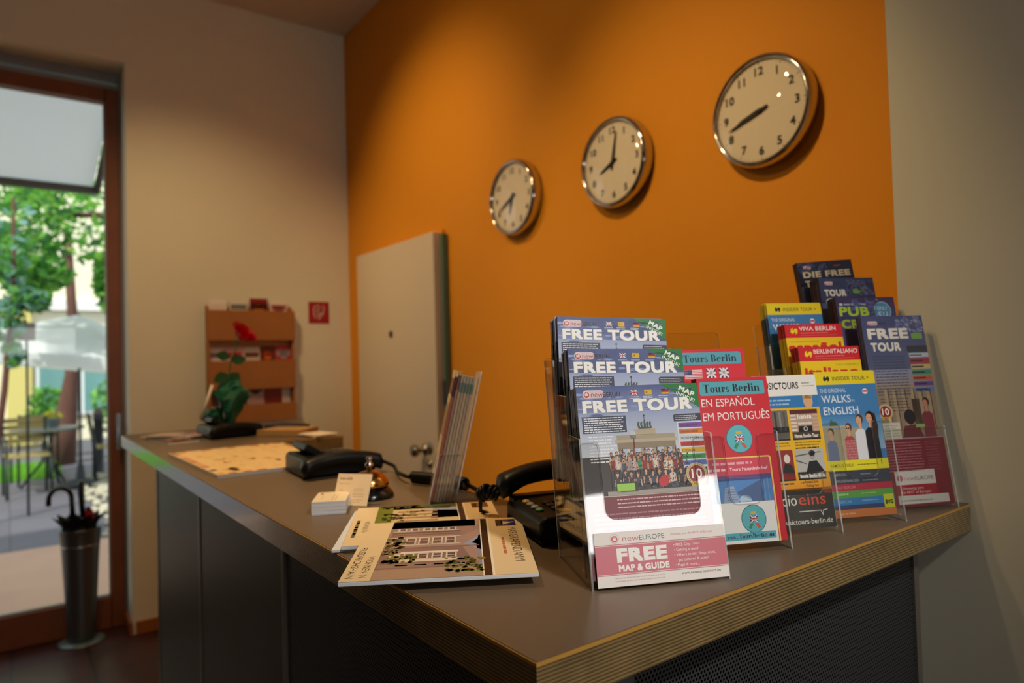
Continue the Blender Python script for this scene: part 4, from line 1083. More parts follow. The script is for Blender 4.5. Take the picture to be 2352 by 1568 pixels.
def badge(c, x, y, r, txt=True):
    c.circ(x, y, r, r, 'cbb88a'); c.up()
    for i in range(28):
        a = 2 * PI * i / 28; c.circ(x + r * .87 * math.cos(a), y + r * .87 * math.sin(a), r * .045, r * .045, '7a6a3e', 6)
    c.circ(x, y, r * .76, r * .76, '8e1f28'); c.up(); c.text(x, y + r * .34, '10', r * .78, r * .98, 'efe8e0', .018, align='c')
    c.rrect(x - r * .62, y + r * .62, r * 1.3, r * .42, r * .1, 'c9a83e'); c.up(); c.text(x, y + r * .92, 'YEARS', r * .2, r * .8, '7a6420', .02, align='c'); c.L -= 3

BARS = [('7a4fa0', 'TOTAL BERLIN TOUR'), ('d87a24', 'THIRD REICH BERLIN'), ('c8ccd2', 'SACHSENHAUSEN'), ('c8382c', 'RED BERLIN TOUR'), ('dcae2a', 'POTSDAM'), ('2f9a48', 'ALTERNATIVE TOUR'), ('5a6cb8', 'PUB CRAWL')]
def cover_a5():
    c = Canvas(148, 210, SKY0); c.grad(0, 0, 148, 36, '8090c8', '9aa6cc'); c.up(); c.grad(0, 30, 148, 50, '98a6ca', 'cfd4dc'); c.rect(0, 80, 148, 60, '3a2e2a')
    rd = random.Random(5)
    c.up()
    for i in range(26):
        x, y = rd.uniform(0, 140), rd.uniform(2, 34); c.circ(x, y, rd.uniform(4, 12), rd.uniform(.6, 1.6), rd.choice(['8b99cc', '909ece', '8896ca', '98a4d0']), 12)
    c.up(); logo(c, 12, 9); flag_uk(c, 65, 5.5, 9, 6); flag_es(c, 82, 5.5, 9, 6); flag_de(c, 103, 5.5, 9, 6)
    for x in (63, 80, 99): c.lines(x, 13.2, 14, 2, 1.9, .7, 'dfe2ec', int(x), .4)
    c.poly([(102, 0), (148, 0), (148, 29)], '1f7a3a'); c.up()
    c.text(124, 7.2, 'MAP', 6.2, 20, 'f0f0ea', .020, rot=28); c.text(120.5, 12.0, 'INSIDE!', 4.0, 24, 'f0f0ea', .012, rot=27)
    c.up(); c.text(6.8, 31.2, 'FREE TOUR', 14, 133, '8a90a8', .024); c.up(); c.text(6, 30.4, 'FREE TOUR', 14, 133, 'f6f4ee', .024); c.L -= 2
    c.rect(4, 34.5, 52, 19, '3c4258'); c.poly([(114, 37), (116, 35.6), (148, 35.6), (148, 44), (114, 44)], '3a3d4c'); c.up()
    c.lines(6, 36, 48, 7, 2.55, 1.15, 'e6e8f0', 3, .08); c.lines(116, 37.5, 30, 3, 2.1, .8, 'c8cad2', 6, .2)
    c.lines(10, 57, 34, 9, 3.5, 1.3, 'eceef4', 11, .35)
    c.rrect(117, 44.8, 40, 52.5, 2, 'd8dae0'); c.up()
    for k, (col, nm) in enumerate(BARS):
        c.rect(119, 46 + 7.2 * k, 29, 5.6, col); c.up(); c.text(120.2, 50.2 + 7.2 * k, nm, 2.3, None if len(nm) < 9 else 22, '3a2e3c', .01); c.L -= 1
    # gate with a chariot group on top
    c.up(); st, sd_, sh = 'a89a84', '8d7e68', '6f6252'
    c.rect(43, 57, 70, 5, st); c.rect(41, 62, 74, 3.5, 'b8aa92'); c.rect(43, 65.5, 70, 7, sd_); c.rect(66, 51.5, 24, 6, 'b5a78e'); c.rect(64, 50.2, 28, 1.6, 'c2b49a')
    for x in (44, 57, 70, 85, 98, 108): c.rect(x, 72, 5, 22, st); c.rect(x + 3.6, 72, 1.4, 22, sh)
    for x in (49.5, 62.5, 76, 91, 104): c.rect(x, 72, 6, 14, 'b4c0d6')
    g = '4c5a50'; c.rect(70, 49, 16, 1.6, g)
    for x in (70, 73.4, 80.5, 84): c.poly([(x, 49.5), (x - 1, 45), (x + .6, 42), (x + 2, 43), (x + 1.4, 46), (x + 2.4, 49.5)], g)
    c.poly([(76.5, 49), (77, 42), (78, 39), (79, 42), (79.6, 49)], g); c.rect(77.7, 35, .7, 5, g); c.circ(78, 35.6, 1.3, 1.3, g, 8)
    c.rect(62, 60, 1.6, 30, 'a8482c'); c.poly([(58, 52), (66, 54), (66, 62), (59, 62)], 'c2c6cc')
    c.up(); rd = random.Random(21); x = 34
    shirts = ['5a2a2a', '6a6078', '8a2a24', '9c8f8a', 'c8b9a8', '2d2a30', 'b8aab0', '7a3430', 'd0c6b8', '45506a']
    for i in range(17): person(c, 35 + i * 5.0 + rd.uniform(-1, 1), 77 + rd.uniform(-2, 2), 1.0, rd.choice(shirts), rd.choice(['c89878', 'b88868', 'd8a888']), rd.choice(['2a1a14', '4a3020', '1a1210', '6a4a2c']))
    c.up(3)
    for i in range(14):
        x = 36 + i * 6.2 + rd.uniform(-1, 1)
        person(c, x, 83 + rd.uniform(-2, 2), 1.15, '2f8a60' if i == 5 else ('d8cabc' if i in (8, 10, 11) else rd.choice(shirts)), rd.choice(['c89878', 'b88868', 'd8a888']), rd.choice(['2a1a14', '4a3020', '1a1210']), '3a3a44')
    c.up(3); c.rect(32, 107, 95, 12, '2f2a2a'); c.up()
    for i in range(11):
        x = 40 + i * 8.2 + rd.uniform(-1.5, 1.5); sh_ = 'b82028' if i == 7 else ('cfc4ba' if i == 8 else rd.choice(['2a2628', '34303a', '1c1a1e', '4a3a36', '3a4050']))
        person(c, x, 99 + rd.uniform(-1.5, 2), 1.2, sh_, rd.choice(['c89878', 'd8a888']), rd.choice(['2a1a14', '4a3020', '5a3020']))
        c.poly([(x - 4, 112), (x + 4.5, 111), (x + 6, 117), (x - 5, 118)], rd.choice(['2a2c38', '3a404e', '1e1c20', '4a5260']))
    c.up(3)
    for i in range(520):                                                # grain of the photograph: small dabs over the crowd
        x, y = rd.uniform(33, 126), rd.uniform(78, 119)
        q = rd.uniform(.3, .8); c.poly([(x - q, y - q * .6), (x + q * .8, y - q), (x + q, y + q * .8), (x - q * .7, y + q)], rd.choice(['5a2a2a', '6a6078', '4a2a24', '2d2a30', '7a3430', '45506a', '2a1a14', '1c1618', 'a87858', '241c1c', '3a2420', '141214']))
    c.up(); c.circ(93, 111, 6, 5.5, 'c4202a'); c.rect(26, 118.5, 122, 5, 'a39a90'); c.rect(0, 123, 148, 1, 'd8d0c8'); c.grad(0, 124, 148, 86, '7a2430', '6a1f2c')
    c.rect(36, 109, 26, 11, '2c2a28'); c.up(); c.rrect(37.5, 110.5, 21, 8, 1, '9ccf4a'); c.lines(36, 127, 110, 3, 4.2, 1.3, 'd8b8b8', 31, .05); c.lines(8, 142, 132, 12, 5, 1.5, 'b07a82', 33, .1)
    badge(c, 134, 105, 13)
    return c
A5_EDGE = [(0, .165, '3a3c48'), (.165, .178, '7d83a8'), (.178, .21, '8f97b8')]
plain_a5 = Canvas(148, 210, SKY0); plain_a5.up(); plain_a5.grad(0, 0, 148, 34, '8090c8', 'a0aacc'); plain_a5.rect(0, 34, 148, 176, '3c4258')
T12, T10 = R(12), R(10)
hA = holder(frame(.2150, -.703, CT), .160, [0, .044, .088], [.0106, .0556, .0990], T12, .158, .072, .023, .024, .134, .255, 'large three-step clear holder of blue booklets, nearest the worktop corner')
A5L = ['front blue booklet in the lowest pocket of the large clear holder', 'front blue booklet in the middle pocket of the large clear holder', 'front blue booklet in the top pocket of the large clear holder']
A5R = ['blue booklet tucked behind the front one in the lowest pocket of the large holder', 'blue booklet tucked behind the front one in the middle pocket of the large holder', 'blue booklet tucked behind the front one in the top pocket of the large holder']
for k, (n0, z) in enumerate(((-.703, 1.1106), (-.747, 1.1556), (-.791, 1.1990))):
    stack('booklet', (.2178, .2196, .2175)[k], n0, z, T12, .148, .21, .0048, 6, cover_a5(), A5L[k], A5R[k], 'booklet', 'blue tour booklets', A5_EDGE, plain_a5, roll=(0, 1.5, 2.6)[k])
# printed card in the front of the holder
c = Canvas(152, 56, 'e9e2de').up()
c.circ(23, 6.6, 5.2, 5.2, 'd8b0b0'); c.rect(0, 14, 152, 29, 'cc6a78'); c.rect(0, 12.6, 152, .8, 'b8626e'); c.rect(0, 43.6, 152, .8, 'b8626e')
c.up(); c.circ(23, 6.6, 4.6, 4.6, 'efe6e2'); c.text(32, 9.8, 'new', 6.0, 19, 'c86a72', -.006); c.text(51.5, 9.8, 'EUROPE', 5.2, 29, '5a5a60', 0); c.text(88, 7.6, 'Showing you the BEST of Europe', 2.4, 50, 'd0848c', 0)
c.text(24, 31.5, 'FREE', 14.5, 58, 'f3efec', .03); c.text(25, 41, 'MAP & GUIDE', 6.8, 58, 'f3efec', .026)
for i, t in enumerate(['• FREE City Tours', '• Getting around', '• Where to eat, sleep, drink,', '  get cultured & party!', '• Maps & more...']): c.text(90 if i != 3 else 94, 19.4 + i * 5.3, t.strip(), 2.9, None, 'f0e4e4', .0)
c.text(96, 49.2, 'www.neweuropetours.eu', 2.7, 46, '54545a', .004); c.lines(20, 47, 64, 2, 3.2, 1.1, 'cfb8b8', 6)
c.up(); c.circ(23, 7, 3.6, 3.6, 'c8525c'); c.up(); c.poly([(20.8, 8.6), (21.5, 4), (22.7, 6.4), (23.4, 3.6), (24.2, 6.4), (25.4, 4.4), (25.2, 8.7)], 'efe0de')
ic = empty('insert_card', label='white and pink card slipped into the front of the large clear holder', cat='card', mw=frame(.219, -.703, CT, T12) @ Matrix.Translation((.0028, -.0006, .003)))
MB().box((0, .0001, 0), (.152, .0004, .056)).build('card', PAPER, ic); c.build('print', ic)

# ---- red city tour leaflets
RED = 'cf2030'
def medallion(c, x, y, rx, ry):
    c.circ(x, y, rx, ry, '2c5a78'); c.up(); c.circ(x, y, rx * .95, ry * .95, '5cb8c4'); c.up()
    # plain flag panel and ribbons in place of the printed figure
    flag_uk(c, x - rx * .32, y - ry * .25, rx * .64, ry * .5); c.poly([(x - rx * .5, y + ry * .62), (x - rx * .3, y + ry * .3), (x - rx * .05, y + ry * .32), (x - rx * .3, y + ry * .7)], '3a8a5a'); c.poly([(x + rx * .5, y + ry * .62), (x + rx * .3, y + ry * .3), (x + rx * .05, y + ry * .32), (x + rx * .3, y + ry * .7)], 'd0584a')
    c.rect(x - rx * .22, y - ry * .52, rx * .44, ry * .2, 'd8b84a'); c.L -= 2
def tours_front():
    c = Canvas(99, 210, RED).up(); c.rrect(3, 5, 91, 18, 2.5, '55a8ba'); c.rrect(-8, 103, 98, 115, 3, 'f0cf6a'); c.up()
    serif_word(c, 8, 19, 'Tours Berlin', 10.5, 80, '14181c'); c.text(3.5, 37.5, 'EN ESPAÑOL', 10, 74, 'f2e6e4', .001); c.text(3.5, 55.5, 'EM PORTUGUÊS', 10, 93, 'f2e6e4', .001)
    medallion(c, 50, 80, 18.5, 18.5); c.rrect(-8, 104.8, 96, 113, 2.5, 'd44458'); c.up()
    c.rect(0, 126, 87, 34, '4f86c8'); c.grad(0, 124.5, 87, 8, 'c84a60', '4f78c0'); c.rect(0, 160, 87, 50, 'f1efee'); c.lines(8, 109.5, 56, 1, 4, 3, 'f0a8b8', 3, .05); c.lines(2, 117, 28, 1, 4, 3.2, 'f4d0d8', 4, .05); c.text(31, 120.5, 'Tours Hauptbahnhof', 4.2, 53, 'f4d0d8', .02); c.up()
    c.poly([(18, 160), (22, 141), (34, 139), (41, 160)], '90a4c4'); c.poly([(36, 148), (72, 133), (74, 160), (60, 160), (44, 152)], '47608e'); c.circ(48, 160, 9, 9, 'a8c4dc', 20, PI, 2 * PI); c.rect(76, 134, 1, 26, '7f9cc8'); c.rect(81, 130, 1, 30, '7f9cc8')
    for k in range(5): c.rect(22.5 + k * .2, 143 + 3.2 * k, 14, .7, '6d84ac')
    medallion(c, 56, 181, 17, 17.5); c.rrect(14, 197, 70, 9, 1.2, '5cb0c4'); c.up(); serif_word(c, 17, 203.8, 'www', 5, 12, '14283c'); c.text(30, 203.8, '.', 5, None, '14283c', .02); serif_word(c, 33, 203.8, 'ToursBerlin', 5, 39, '14283c'); c.text(73, 203.8, '.es', 5, 8, '14283c', .02)
    return c
def tours_back():
    c = Canvas(99, 210, 'd8283c').up(); c.rrect(3, 4, 91, 17, 2.5, '58a4b6'); c.up(); serif_word(c, 8, 17.5, 'Tours Berlin', 10, 80, '1a3a48')
    for i in range(6): c.rect(8, 28 + 2.2 * i, 26, 1.1, 'ece4e6')
    c.rect(8, 28, 11, 7, '3a4a80'); c.poly([(40, 26.5), (54, 26.5), (54, 40), (40, 40)], '30366a'); c.rect(59, 26.5, 14, 13.5, '30366a'); c.up()
    for x in (40, 59):
        c.poly([(x, 26.5), (x + 3, 26.5), (x + 14, 38), (x + 14, 40), (x + 12, 40)], 'ece4e6'); c.poly([(x + 14, 26.5), (x + 11, 26.5), (x, 38), (x, 40), (x + 2, 40)], 'ece4e6'); c.rect(x, 31.5, 14, 3, 'ece4e6'); c.rect(x + 5.6, 26.5, 3, 13.5, 'ece4e6')
    return c
plain_red = Canvas(99, 210, 'd8283c'); plain_red.up().rrect(3, 4, 91, 17, 2.5, '58a4b6')
RE = [(0, .21, 'c9505a')]
holder(frame(.4000, -.787, CT), .1065, [0, .040], [.0106, .0485], T10, .146, .060, .030, .030, .080, .284, 'two-step clear holder of red leaflets beside the large holder', back_w=.082)
stack('leaflet', .4030, -.787, 1.1110, T10, .100, .21, .003, 4, tours_front(), 'red leaflet with a teal masthead and white lettering, in the lower pocket', 'red leaflet hidden behind the front one in the lower pocket', 'leaflet', 'red tour leaflets', RE, plain_red)
stack('leaflet', .3985, -.827, 1.1490, T10, .099, .21, .003, 2, tours_back(), 'red leaflet with small flags, in the upper pocket of the two-step holder', 'red leaflet slipped behind the one with flags, its corner showing', 'leaflet', 'red tour leaflets', RE, plain_red)

# ---- yellow music leaflets
def music():
    c = Canvas(99, 210, 'e6b420').up(); c.rect(0, 0, 99, 29, 'ece8e2'); c.rect(0, 29, 99, 17, '2f78b8'); c.grad(0, 130, 99, 30, 'e6b420', 'd88a20'); c.rect(0, 157, 99, 53, '26221f'); c.up()
    c.text(8, 19, 'MUSICTOURS', 9, 62, '1c1a18', .018); c.rect(75, 11, 13, 1.2, '8a8680'); c.rect(75, 15, 20, 1.2, 'd8a060'); c.lines(4, 34, 54, 2, 5.5, 2.2, '9cc0e0', 4); c.circ(82, 38, 7.5, 9, 'd8a87c'); c.rect(74, 29, 16, 5, 'c89a5a')
    def cell(x, y, cap, bg, cw):
        c.rect(x, y, 44, 40, bg); c.rect(x, y + 31, 44, 11, '161412'); c.up(); c.text(x + 3, y + 39, cap, 5, cw, 'ece8e0', .02); c.L -= 1
    cell(2, 49, 'Tour', '6a6660', 13); cell(50, 49, 'Hansa Studio Tour', 'b59a86', 38); cell(2, 104, '      Tour', '8f2a24', 15); cell(50, 104, 'Bowie Berlin Walk', 'b4b2ae', 39)
    c.up()
    for k in range(6): c.rect(4 + 7 * k, 51, 3, 27, ['3a3834', '8a867e', '55524c'][k % 3])
    c.rect(2, 72, 44, 8, '1d1b19'); c.rect(50, 49, 44, 6, '5a2420'); c.text(61, 62, 'hansa', 7, 23, 'f0ece6', .02); c.text(61, 70, 'tonstudio', 4, 22, 'ece6de', .02); c.rect(61, 72, 22, 8, '161412'); c.up(); c.ring(72, 76, 3.4, 2, 'c8beb4'); c.L -= 1
    for k in range(5): c.rect(50, 56 + 5 * k, 9, 2.4, 'e0d4c8'); c.rect(85, 56 + 5 * k, 9, 2.4, 'd0a890')
    c.circ(36, 116, 5, 6, 'd8cfc8'); c.poly([(26, 135), (32, 122), (42, 124), (46, 135)], '221e1e'); c.circ(76, 113, 4.5, 5.5, '9a9896'); c.circ(76, 110, 5, 4, '242220'); c.poly([(64, 135), (70, 121), (82, 120), (92, 135)], '1d1c1c'); c.poly([(50, 118), (66, 124), (66, 125), (50, 120)], '3a3a3a'); c.poly([(50, 112), (90, 108), (90, 109), (50, 114)], '5a5a5a')
    for x, y in ((4, 94), (52, 94)): c.lines(x, y, 42, 2, 3.6, 1.4, '8a6a14', int(x + y), .25)
    c.lines(52, 101.5, 40, 1, 3, 1.6, '3a2a0a', 9, .1)
    for x in (4, 52): c.lines(x, 149, 40, 1, 3.4, 1.3, '8a6a14', int(x), .3)
    c.text(22, 150.5, 'Wedding Tour', 3, None, '3a2a0a', .015) if False else None
    c.text(52, 142 - 60 + 72, '• Private Tours', 3.2, 26, '3a2a0a', .015) if False else None
    c.text(4, 179, 'radio', 15, 38, 'eeeae4', .0); c.text(45, 179, 'eins', 15, 42, 'd8482c', .006); c.text(86, 165, 'rbb', 5, 11, 'b83a28', .004)
    c.poly([(44, 187), (72, 187), (78, 187), (80, 192), (81, 187), (88, 186), (88, 187), (82, 188), (80, 195), (77, 188), (44, 188.4)], 'd8d4ce'); c.text(8, 204, '• musictours-berlin.de', 6.5, 86, 'e8e4dc', .006)
    return c
def music_words(c):
    c.lines(26, 149, 19, 1, 3, 1.8, '3a2a0a', 5, .05); c.text(56, 150, '• Private Tours', 3.4, 24, '3a2a0a', .015); c.text(58, 155.5, '• Walking Tour', 3.4, 22, '3a2a0a', .015); return c
plain_y = Canvas(99, 210, 'e6b420'); plain_y.up().rect(0, 0, 99, 29, 'ece8e2')
holder(frame(.508, -.835, CT), .1065, [0], [.0106], T10, .084, .054, .022, .020, .040, .16, 'single clear holder of yellow and black leaflets, between red and blue ones')
stack('leaflet', .5115, -.835, 1.1095, T10, .0965, .2095, .003, 5, music_words(music()), 'yellow leaflet with a white top and black foot, front of its holder', 'yellow leaflet hidden behind the front one in the single holder', 'leaflet', 'yellow music leaflets', [(0, .05, '2a2622'), (.05, .18, 'd0a420'), (.18, .2095, 'dcd8d0')], plain_y)

# ---- walking tour leaflets in four steps
def swirl(c, x, y, s, col):
    c.circ(x - 2.2 * s, y + .6 * s, 2.4 * s, 2.4 * s, col, 14); c.poly([(x - 4.6 * s, y + .6 * s), (x - 3.8 * s, y - 2.6 * s), (x - 1.0 * s, y - 4 * s), (x - 2 * s, y - 1.6 * s)], col)
    c.circ(x + 2.2 * s, y - .6 * s, 2.4 * s, 2.4 * s, col, 14); c.poly([(x + 4.6 * s, y - .6 * s), (x + 3.8 * s, y + 2.6 * s), (x + 1.0 * s, y + 4 * s), (x + 2 * s, y + 1.6 * s)], col)
def bust(c, x, y, s, shirt, skin, hair, long_=False, shades=False):
    c.poly([(x - 9 * s, y + 50 * s), (x - 8.5 * s, y + 16 * s), (x - 3 * s, y + 11 * s), (x + 3 * s, y + 11 * s), (x + 8.5 * s, y + 16 * s), (x + 9 * s, y + 50 * s)], shirt)
    c.up()
    if long_: c.poly([(x - 5 * s, y - 3 * s), (x + 1 * s, y - 8 * s), (x + 8 * s, y - 4 * s), (x + 10 * s, y + 12 * s), (x + 8 * s, y + 26 * s), (x + 1 * s, y + 22 * s), (x, y + 4 * s)], hair)
    c.circ(x + .6 * s, y - 1.2 * s, 5.2 * s, 6.4 * s, hair, 14); c.rect(x - 2.2 * s, y + 4 * s, 4.4 * s, 8 * s, skin); c.up(); c.circ(x - .8 * s, y + .8 * s, 4.0 * s, 5.4 * s, skin, 14); c.up()
    if shades: c.circ(x - 2.8 * s, y + .3 * s, 1.5 * s, 1.1 * s, '2a2220', 8); c.circ(x + .9 * s, y + .3 * s, 1.5 * s, 1.1 * s, '2a2220', 8)
    else: c.circ(x - 2.6 * s, y + .2 * s, .6 * s, .5 * s, '4a3428', 6); c.circ(x + .8 * s, y + .2 * s, .6 * s, .5 * s, '4a3428', 6)
    c.rect(x - 2.4 * s, y + 3.4 * s, 2.8 * s, .6 * s, 'a8605a'); c.L -= 3
def insider(full=True, head='e8cf20', title='INSIDER TOUR >'):
    c = Canvas(102, 210, '3f7cb4').up(); c.rect(0, 0, 102, 19.5, head); c.up()
    swirl(c, 20, 10.5, 1.15, '24222a'); c.text(30, 13.4, title, 5.6, 62, '4a4420', .004); c.text(6, 31, 'THE ORIGINAL', 5.6, 44, 'cfdcec', .004); c.text(7, 46, 'WALKS', 10.5, 49, 'dbe6f2', .01)
    c.circ(82, 31, 4.6, 4.2, 'e6e2e6'); c.up(); c.rect(78, 29.6, 8, 2.6, 'c82c38'); c.L -= 1
    if not full: return c
    c.text(57, 46, 'IN', 4, 5, 'a8c2dc', .004); c.text(8, 63.5, 'ENGLISH', 11, 58, 'dbe6f2', .01)
    c.grad(0, 66, 102, 50, '4482b8', '8fb6d4'); c.up(); c.rect(0, 84, 60, 60, 'a89c80'); c.rect(0, 80, 40, 3, 'b8a888'); c.poly([(14, 80), (15, 74), (18, 70), (21, 74), (24, 73), (28, 80)], '3c6a54'); c.up()
    bust(c, 14, 90, .95, '6c7896', 'c8a086', '4a3020'); bust(c, 44, 84, 1.0, 'b0444c', 'd0a080', '5a2c1c', False, True); c.up(4)
    for k in range(7): c.rect(36 + 2.4 * k, 102, .5, 32, 'd8a8a8')
    for k in range(8): c.rect(35.5, 102 + 4 * k, 17, .5, 'd8a8a8')
    bust(c, 64, 73, 1.15, 'dcdce4', 'd8a888', '54331f'); c.up(3); bust(c, 82, 70, 1.25, '1c1a22', 'd8a484', '3a2018', True); c.up(4)
    c.rect(0, 130, 102, 14.5, 'e2d628'); c.rect(0, 144.5, 102, 19, '3a3f4c'); c.rect(0, 163.5, 102, 9.5, 'b42c44'); c.rect(0, 173, 102, 10, '5a9c48'); c.rect(0, 183, 102, 10, '2f78b4'); c.rect(0, 193, 102, 6, '34406a'); c.rect(0, 199, 102, 11, 'c07038'); c.up()
    c.text(6, 139.5, 'FAMOUS WALK', 4.6, 38, '6a6420', .004); c.lines(50, 136.5, 36, 1, 3, 1.3, '6a6420', 3, .05); c.text(90, 138, '1', 7, None, '4a4620', .01); c.text(10, 152, 'BERLIN', 3.8, 19, 'aab0bc', .0); c.lines(52, 150, 18, 1, 3, 1.2, '8a92a0', 4); c.text(10, 161, 'SACHSENHAUSEN', 3.8, 38, 'aab0bc', .0); c.lines(54, 159, 28, 1, 3, 1.2, '8a92a0', 5)
    c.text(10, 170, 'Red BERLIN', 4, 30, 'd88a9a', .0); c.lines(10, 176.5, 18, 1, 3, 2.6, '9ccc80', 8); c.lines(48, 177, 30, 1, 3, 1.2, '9ccc80', 6); c.text(10, 190, 'BERLIN', 4, 20, '88b4dc', 0); c.lines(48, 187, 30, 1, 3, 1.2, '88b4dc', 7); c.lines(10, 203.5, 28, 1, 3, 2.4, 'd89868', 9)
    c.rrect(84, 181, 17, 19, 1.5, 'c4c828'); c.up(); c.text(92.5, 195, 'BVG', 6, 13, '2a3018', .03, align='c')
    return c
def viva(title, big, small):
    c = Canvas(102, 210, 'ecc81c').up(); c.rect(0, 0, 102, 22, 'd0242c'); c.up(); swirl(c, 16, 11, 1.4, 'f0d428'); c.text(25, 10.5, title, 6.6, 66 if len(title) < 12 else 74, 'f2e6e2', .014); c.lines(27, 14, 50, 1, 3, 1, 'e89a94', 3, .1); c.lines(27, 18, 66, 1, 3, .7, 'e07a78', 4, .05)
    c.text(6 if big == 'español' else 60, 29.5, small, 3, 52 if big == 'español' else 38, '8a8a3a', .0); c.text(2 if big == 'español' else 6, 48 if big == 'italiano' else 46, big, 16.5, 95 if big == 'español' else 90, 'cc2a26', .022)
    return c
plain_v = Canvas(102, 210, 'e4c424'); plain_v.up().rect(0, 0, 102, 22, 'd0242c')
plain_i = Canvas(102, 210, '3f7cb4'); plain_i.up().rect(0, 0, 102, 19.5, 'e8cf20')
holder(frame(.6245, -.865, CT), .1150, [0, .035, .070, .105], [.0106, .0480, .0855, .1230], T10, .146, .066, .030, .032, .145, .30, 'four-step clear holder of yellow, red and blue leaflets, second from the wall')
VE = [(0, .188, 'd8b41c'), (.188, .21, 'b8222a')]; IE = [(0, .19, '4a4c50'), (.19, .21, 'd2b81c')]
stack('leaflet', .6268, -.865, 1.1110, T10, .1005, .21, .003, 3, insider(), 'blue leaflet with a yellow head and four people, in the lowest pocket', 'blue leaflet hidden behind the one with four people', 'leaflet', 'walking tour leaflets', IE, plain_i)
stack('leaflet', .6310, -.900, 1.1485, T10, .105, .21, .003, 6, viva('BERLINITALIANO', 'italiano', "I tour originali in"), 'yellow and red Italian-language leaflet in the second pocket', 'yellow and red leaflet tucked behind the Italian-language one', 'leaflet', 'walking tour leaflets', VE, plain_v)
stack('leaflet', .6360, -.935, 1.1858, T10, .102, .21, .003, 6, viva('VIVA BERLIN', 'español', 'Los auténticos tours en'), 'yellow and red Spanish-language leaflet in the third pocket', 'yellow and red leaflet tucked behind the Spanish-language one', 'leaflet', 'walking tour leaflets', VE, plain_v)
stack('leaflet', .6310, -.970, 1.2232, T10, .1005, .21, .003, 7, insider(False), 'blue leaflet with a yellow head, in the top pocket of the second rack', 'yellow-edged leaflet tucked behind the blue one in the top pocket', 'leaflet', 'walking tour leaflets', [(0, .10, '6a5a44'), (.10, .185, '3c3a34'), (.185, .21, 'cdb41c')], plain_i, jitter=.002)

# ---- tall blue and maroon leaflets next to the wall
def tall_free():
    c = Canvas(111, 301, '6a74a8'); c.grad(0, 0, 111, 100, '7078ac', '8c94b8'); c.up()
    foliage(c, 62, 2, 46, 26, ['8087b4', '8d94bc', '787fae', '9aa2c2'], 60, 3, (1.5, 5)); logo(c, 14, 12, .72); c.circ(92, 10, 3.2, 2.4, 'b84a58'); c.text(9, 39, 'FREE', 17.5, 73, '4a507c', .026); c.text(11, 59, 'TOUR', 14, 54, '4a507c', .024); c.up(); c.text(8, 38, 'FREE', 17.5, 73, 'e8e4dc', .026); c.text(10, 58, 'TOUR', 14, 54, 'e8e4dc', .024)
    c.rrect(86, 29, 20, 10, 2, '7aa85a'); c.grad(0, 88, 111, 30, '8a90b0', '978878'); c.rect(0, 118, 111, 78, '8d7c68'); c.up()
    c.lines(10, 66, 60, 14, 4.7, 1.7, '4c5068', 5, .04); c.lines(12, 134, 50, 5, 4.7, 1.5, '55483e', 6, .04)
    c.rect(74, 50, 37, 10, '3f424e')
    for k, col in enumerate(('b8c4cc', 'b03a44', 'c8b06a', '3f8a68', 'b8603c', '6a4890', '5a78b4')): c.rect(76, 62 + 9.3 * k, 35, 7.2, col); c.up(); c.rect(77, 64.5 + 9.3 * k, 22, 2.4, '3a3440' if k else '6a7078'); c.L -= 1
    for x in (20, 34, 50, 66, 80, 95): c.rect(x, 120, 8, 66, 'a39078'); c.rect(x + 6, 120, 2, 66, '6a5a48')
    c.rect(66, 136, 14, 40, '4a3c34'); c.up()
    badge(c, 17, 155, 12.5); c.circ(58, 164, 10, 12, '2a2426'); c.poly([(40, 196), (46, 178), (70, 176), (78, 196)], '6a2c34'); bust(c, 90, 143, 1.15, '7a3440', 'b88068', '2a1c1a'); c.up(4); c.rect(8, 172, 30, 26, 'c9c4b4'); c.rect(66, 176, 16, 5, '8aa06a'); c.up(); c.lines(11, 176, 24, 5, 4, 1.4, '9a9486', 8)
    c.rect(0, 198, 111, 103, '7c2030'); c.rect(0, 197, 111, 1.6, 'c8a0a0'); c.up(); c.lines(4, 203, 66, 11, 4.3, 1.5, 'b07078', 12, .06); c.lines(76, 203, 26, 11, 4.3, 1.2, '985660', 13, .2)
    c.rect(14, 246, 70, 22, 'd8d2cc'); c.rect(14, 268, 70, 16, 'a02030'); c.rect(14, 284, 88, 13, 'ccc8c2'); c.up(); c.circ(22, 258, 5, 5, 'b86a70'); c.text(29, 261.5, 'new', 6.5, 19, 'b06a72', -.004); c.text(48.5, 261.5, 'EUROPE', 5.6, 32, '4a5a5a', .0); c.text(24, 275, 'Showing you', 3.6, 36, 'dcb8b8', .01); c.text(20, 281, 'the BEST of Europe!', 3.6, 52, 'dcb8b8', .01); c.text(18, 293, 'www.neweuropetours.eu', 3, 54, '3f4a4a', .006)
    return c
def pub():
    c = Canvas(111, 210, '5a507c'); c.grad(0, 0, 111, 40, '6a5684', '4a5288'); c.up(); foliage(c, 30, 2, 50, 30, ['5a6498', '5f74a6', '525c92'], 60, 7, (1.5, 5)); c.rect(6, 10, 6, 4, 'c8ccd4'); c.lines(14, 10.5, 46, 1, 3, 3, '9aa4b8', 5); c.text(4, 32, 'PUB', 16, 56, 'a8c43a', .022); c.text(5, 53, 'CRAWL', 15, 90, 'a8c43a', .022); c.circ(86, 24, 16.5, 16.5, '8fb4cc'); c.up(); c.circ(86, 24, 14.5, 14.5, '4f8cb4'); c.up(); c.text(86, 22, 'ONLY', 6, 20, 'c8d8e4', .01, align='c'); c.text(86, 32, '€12', 6.5, 20, 'c8d8e4', .01, align='c')
    return c
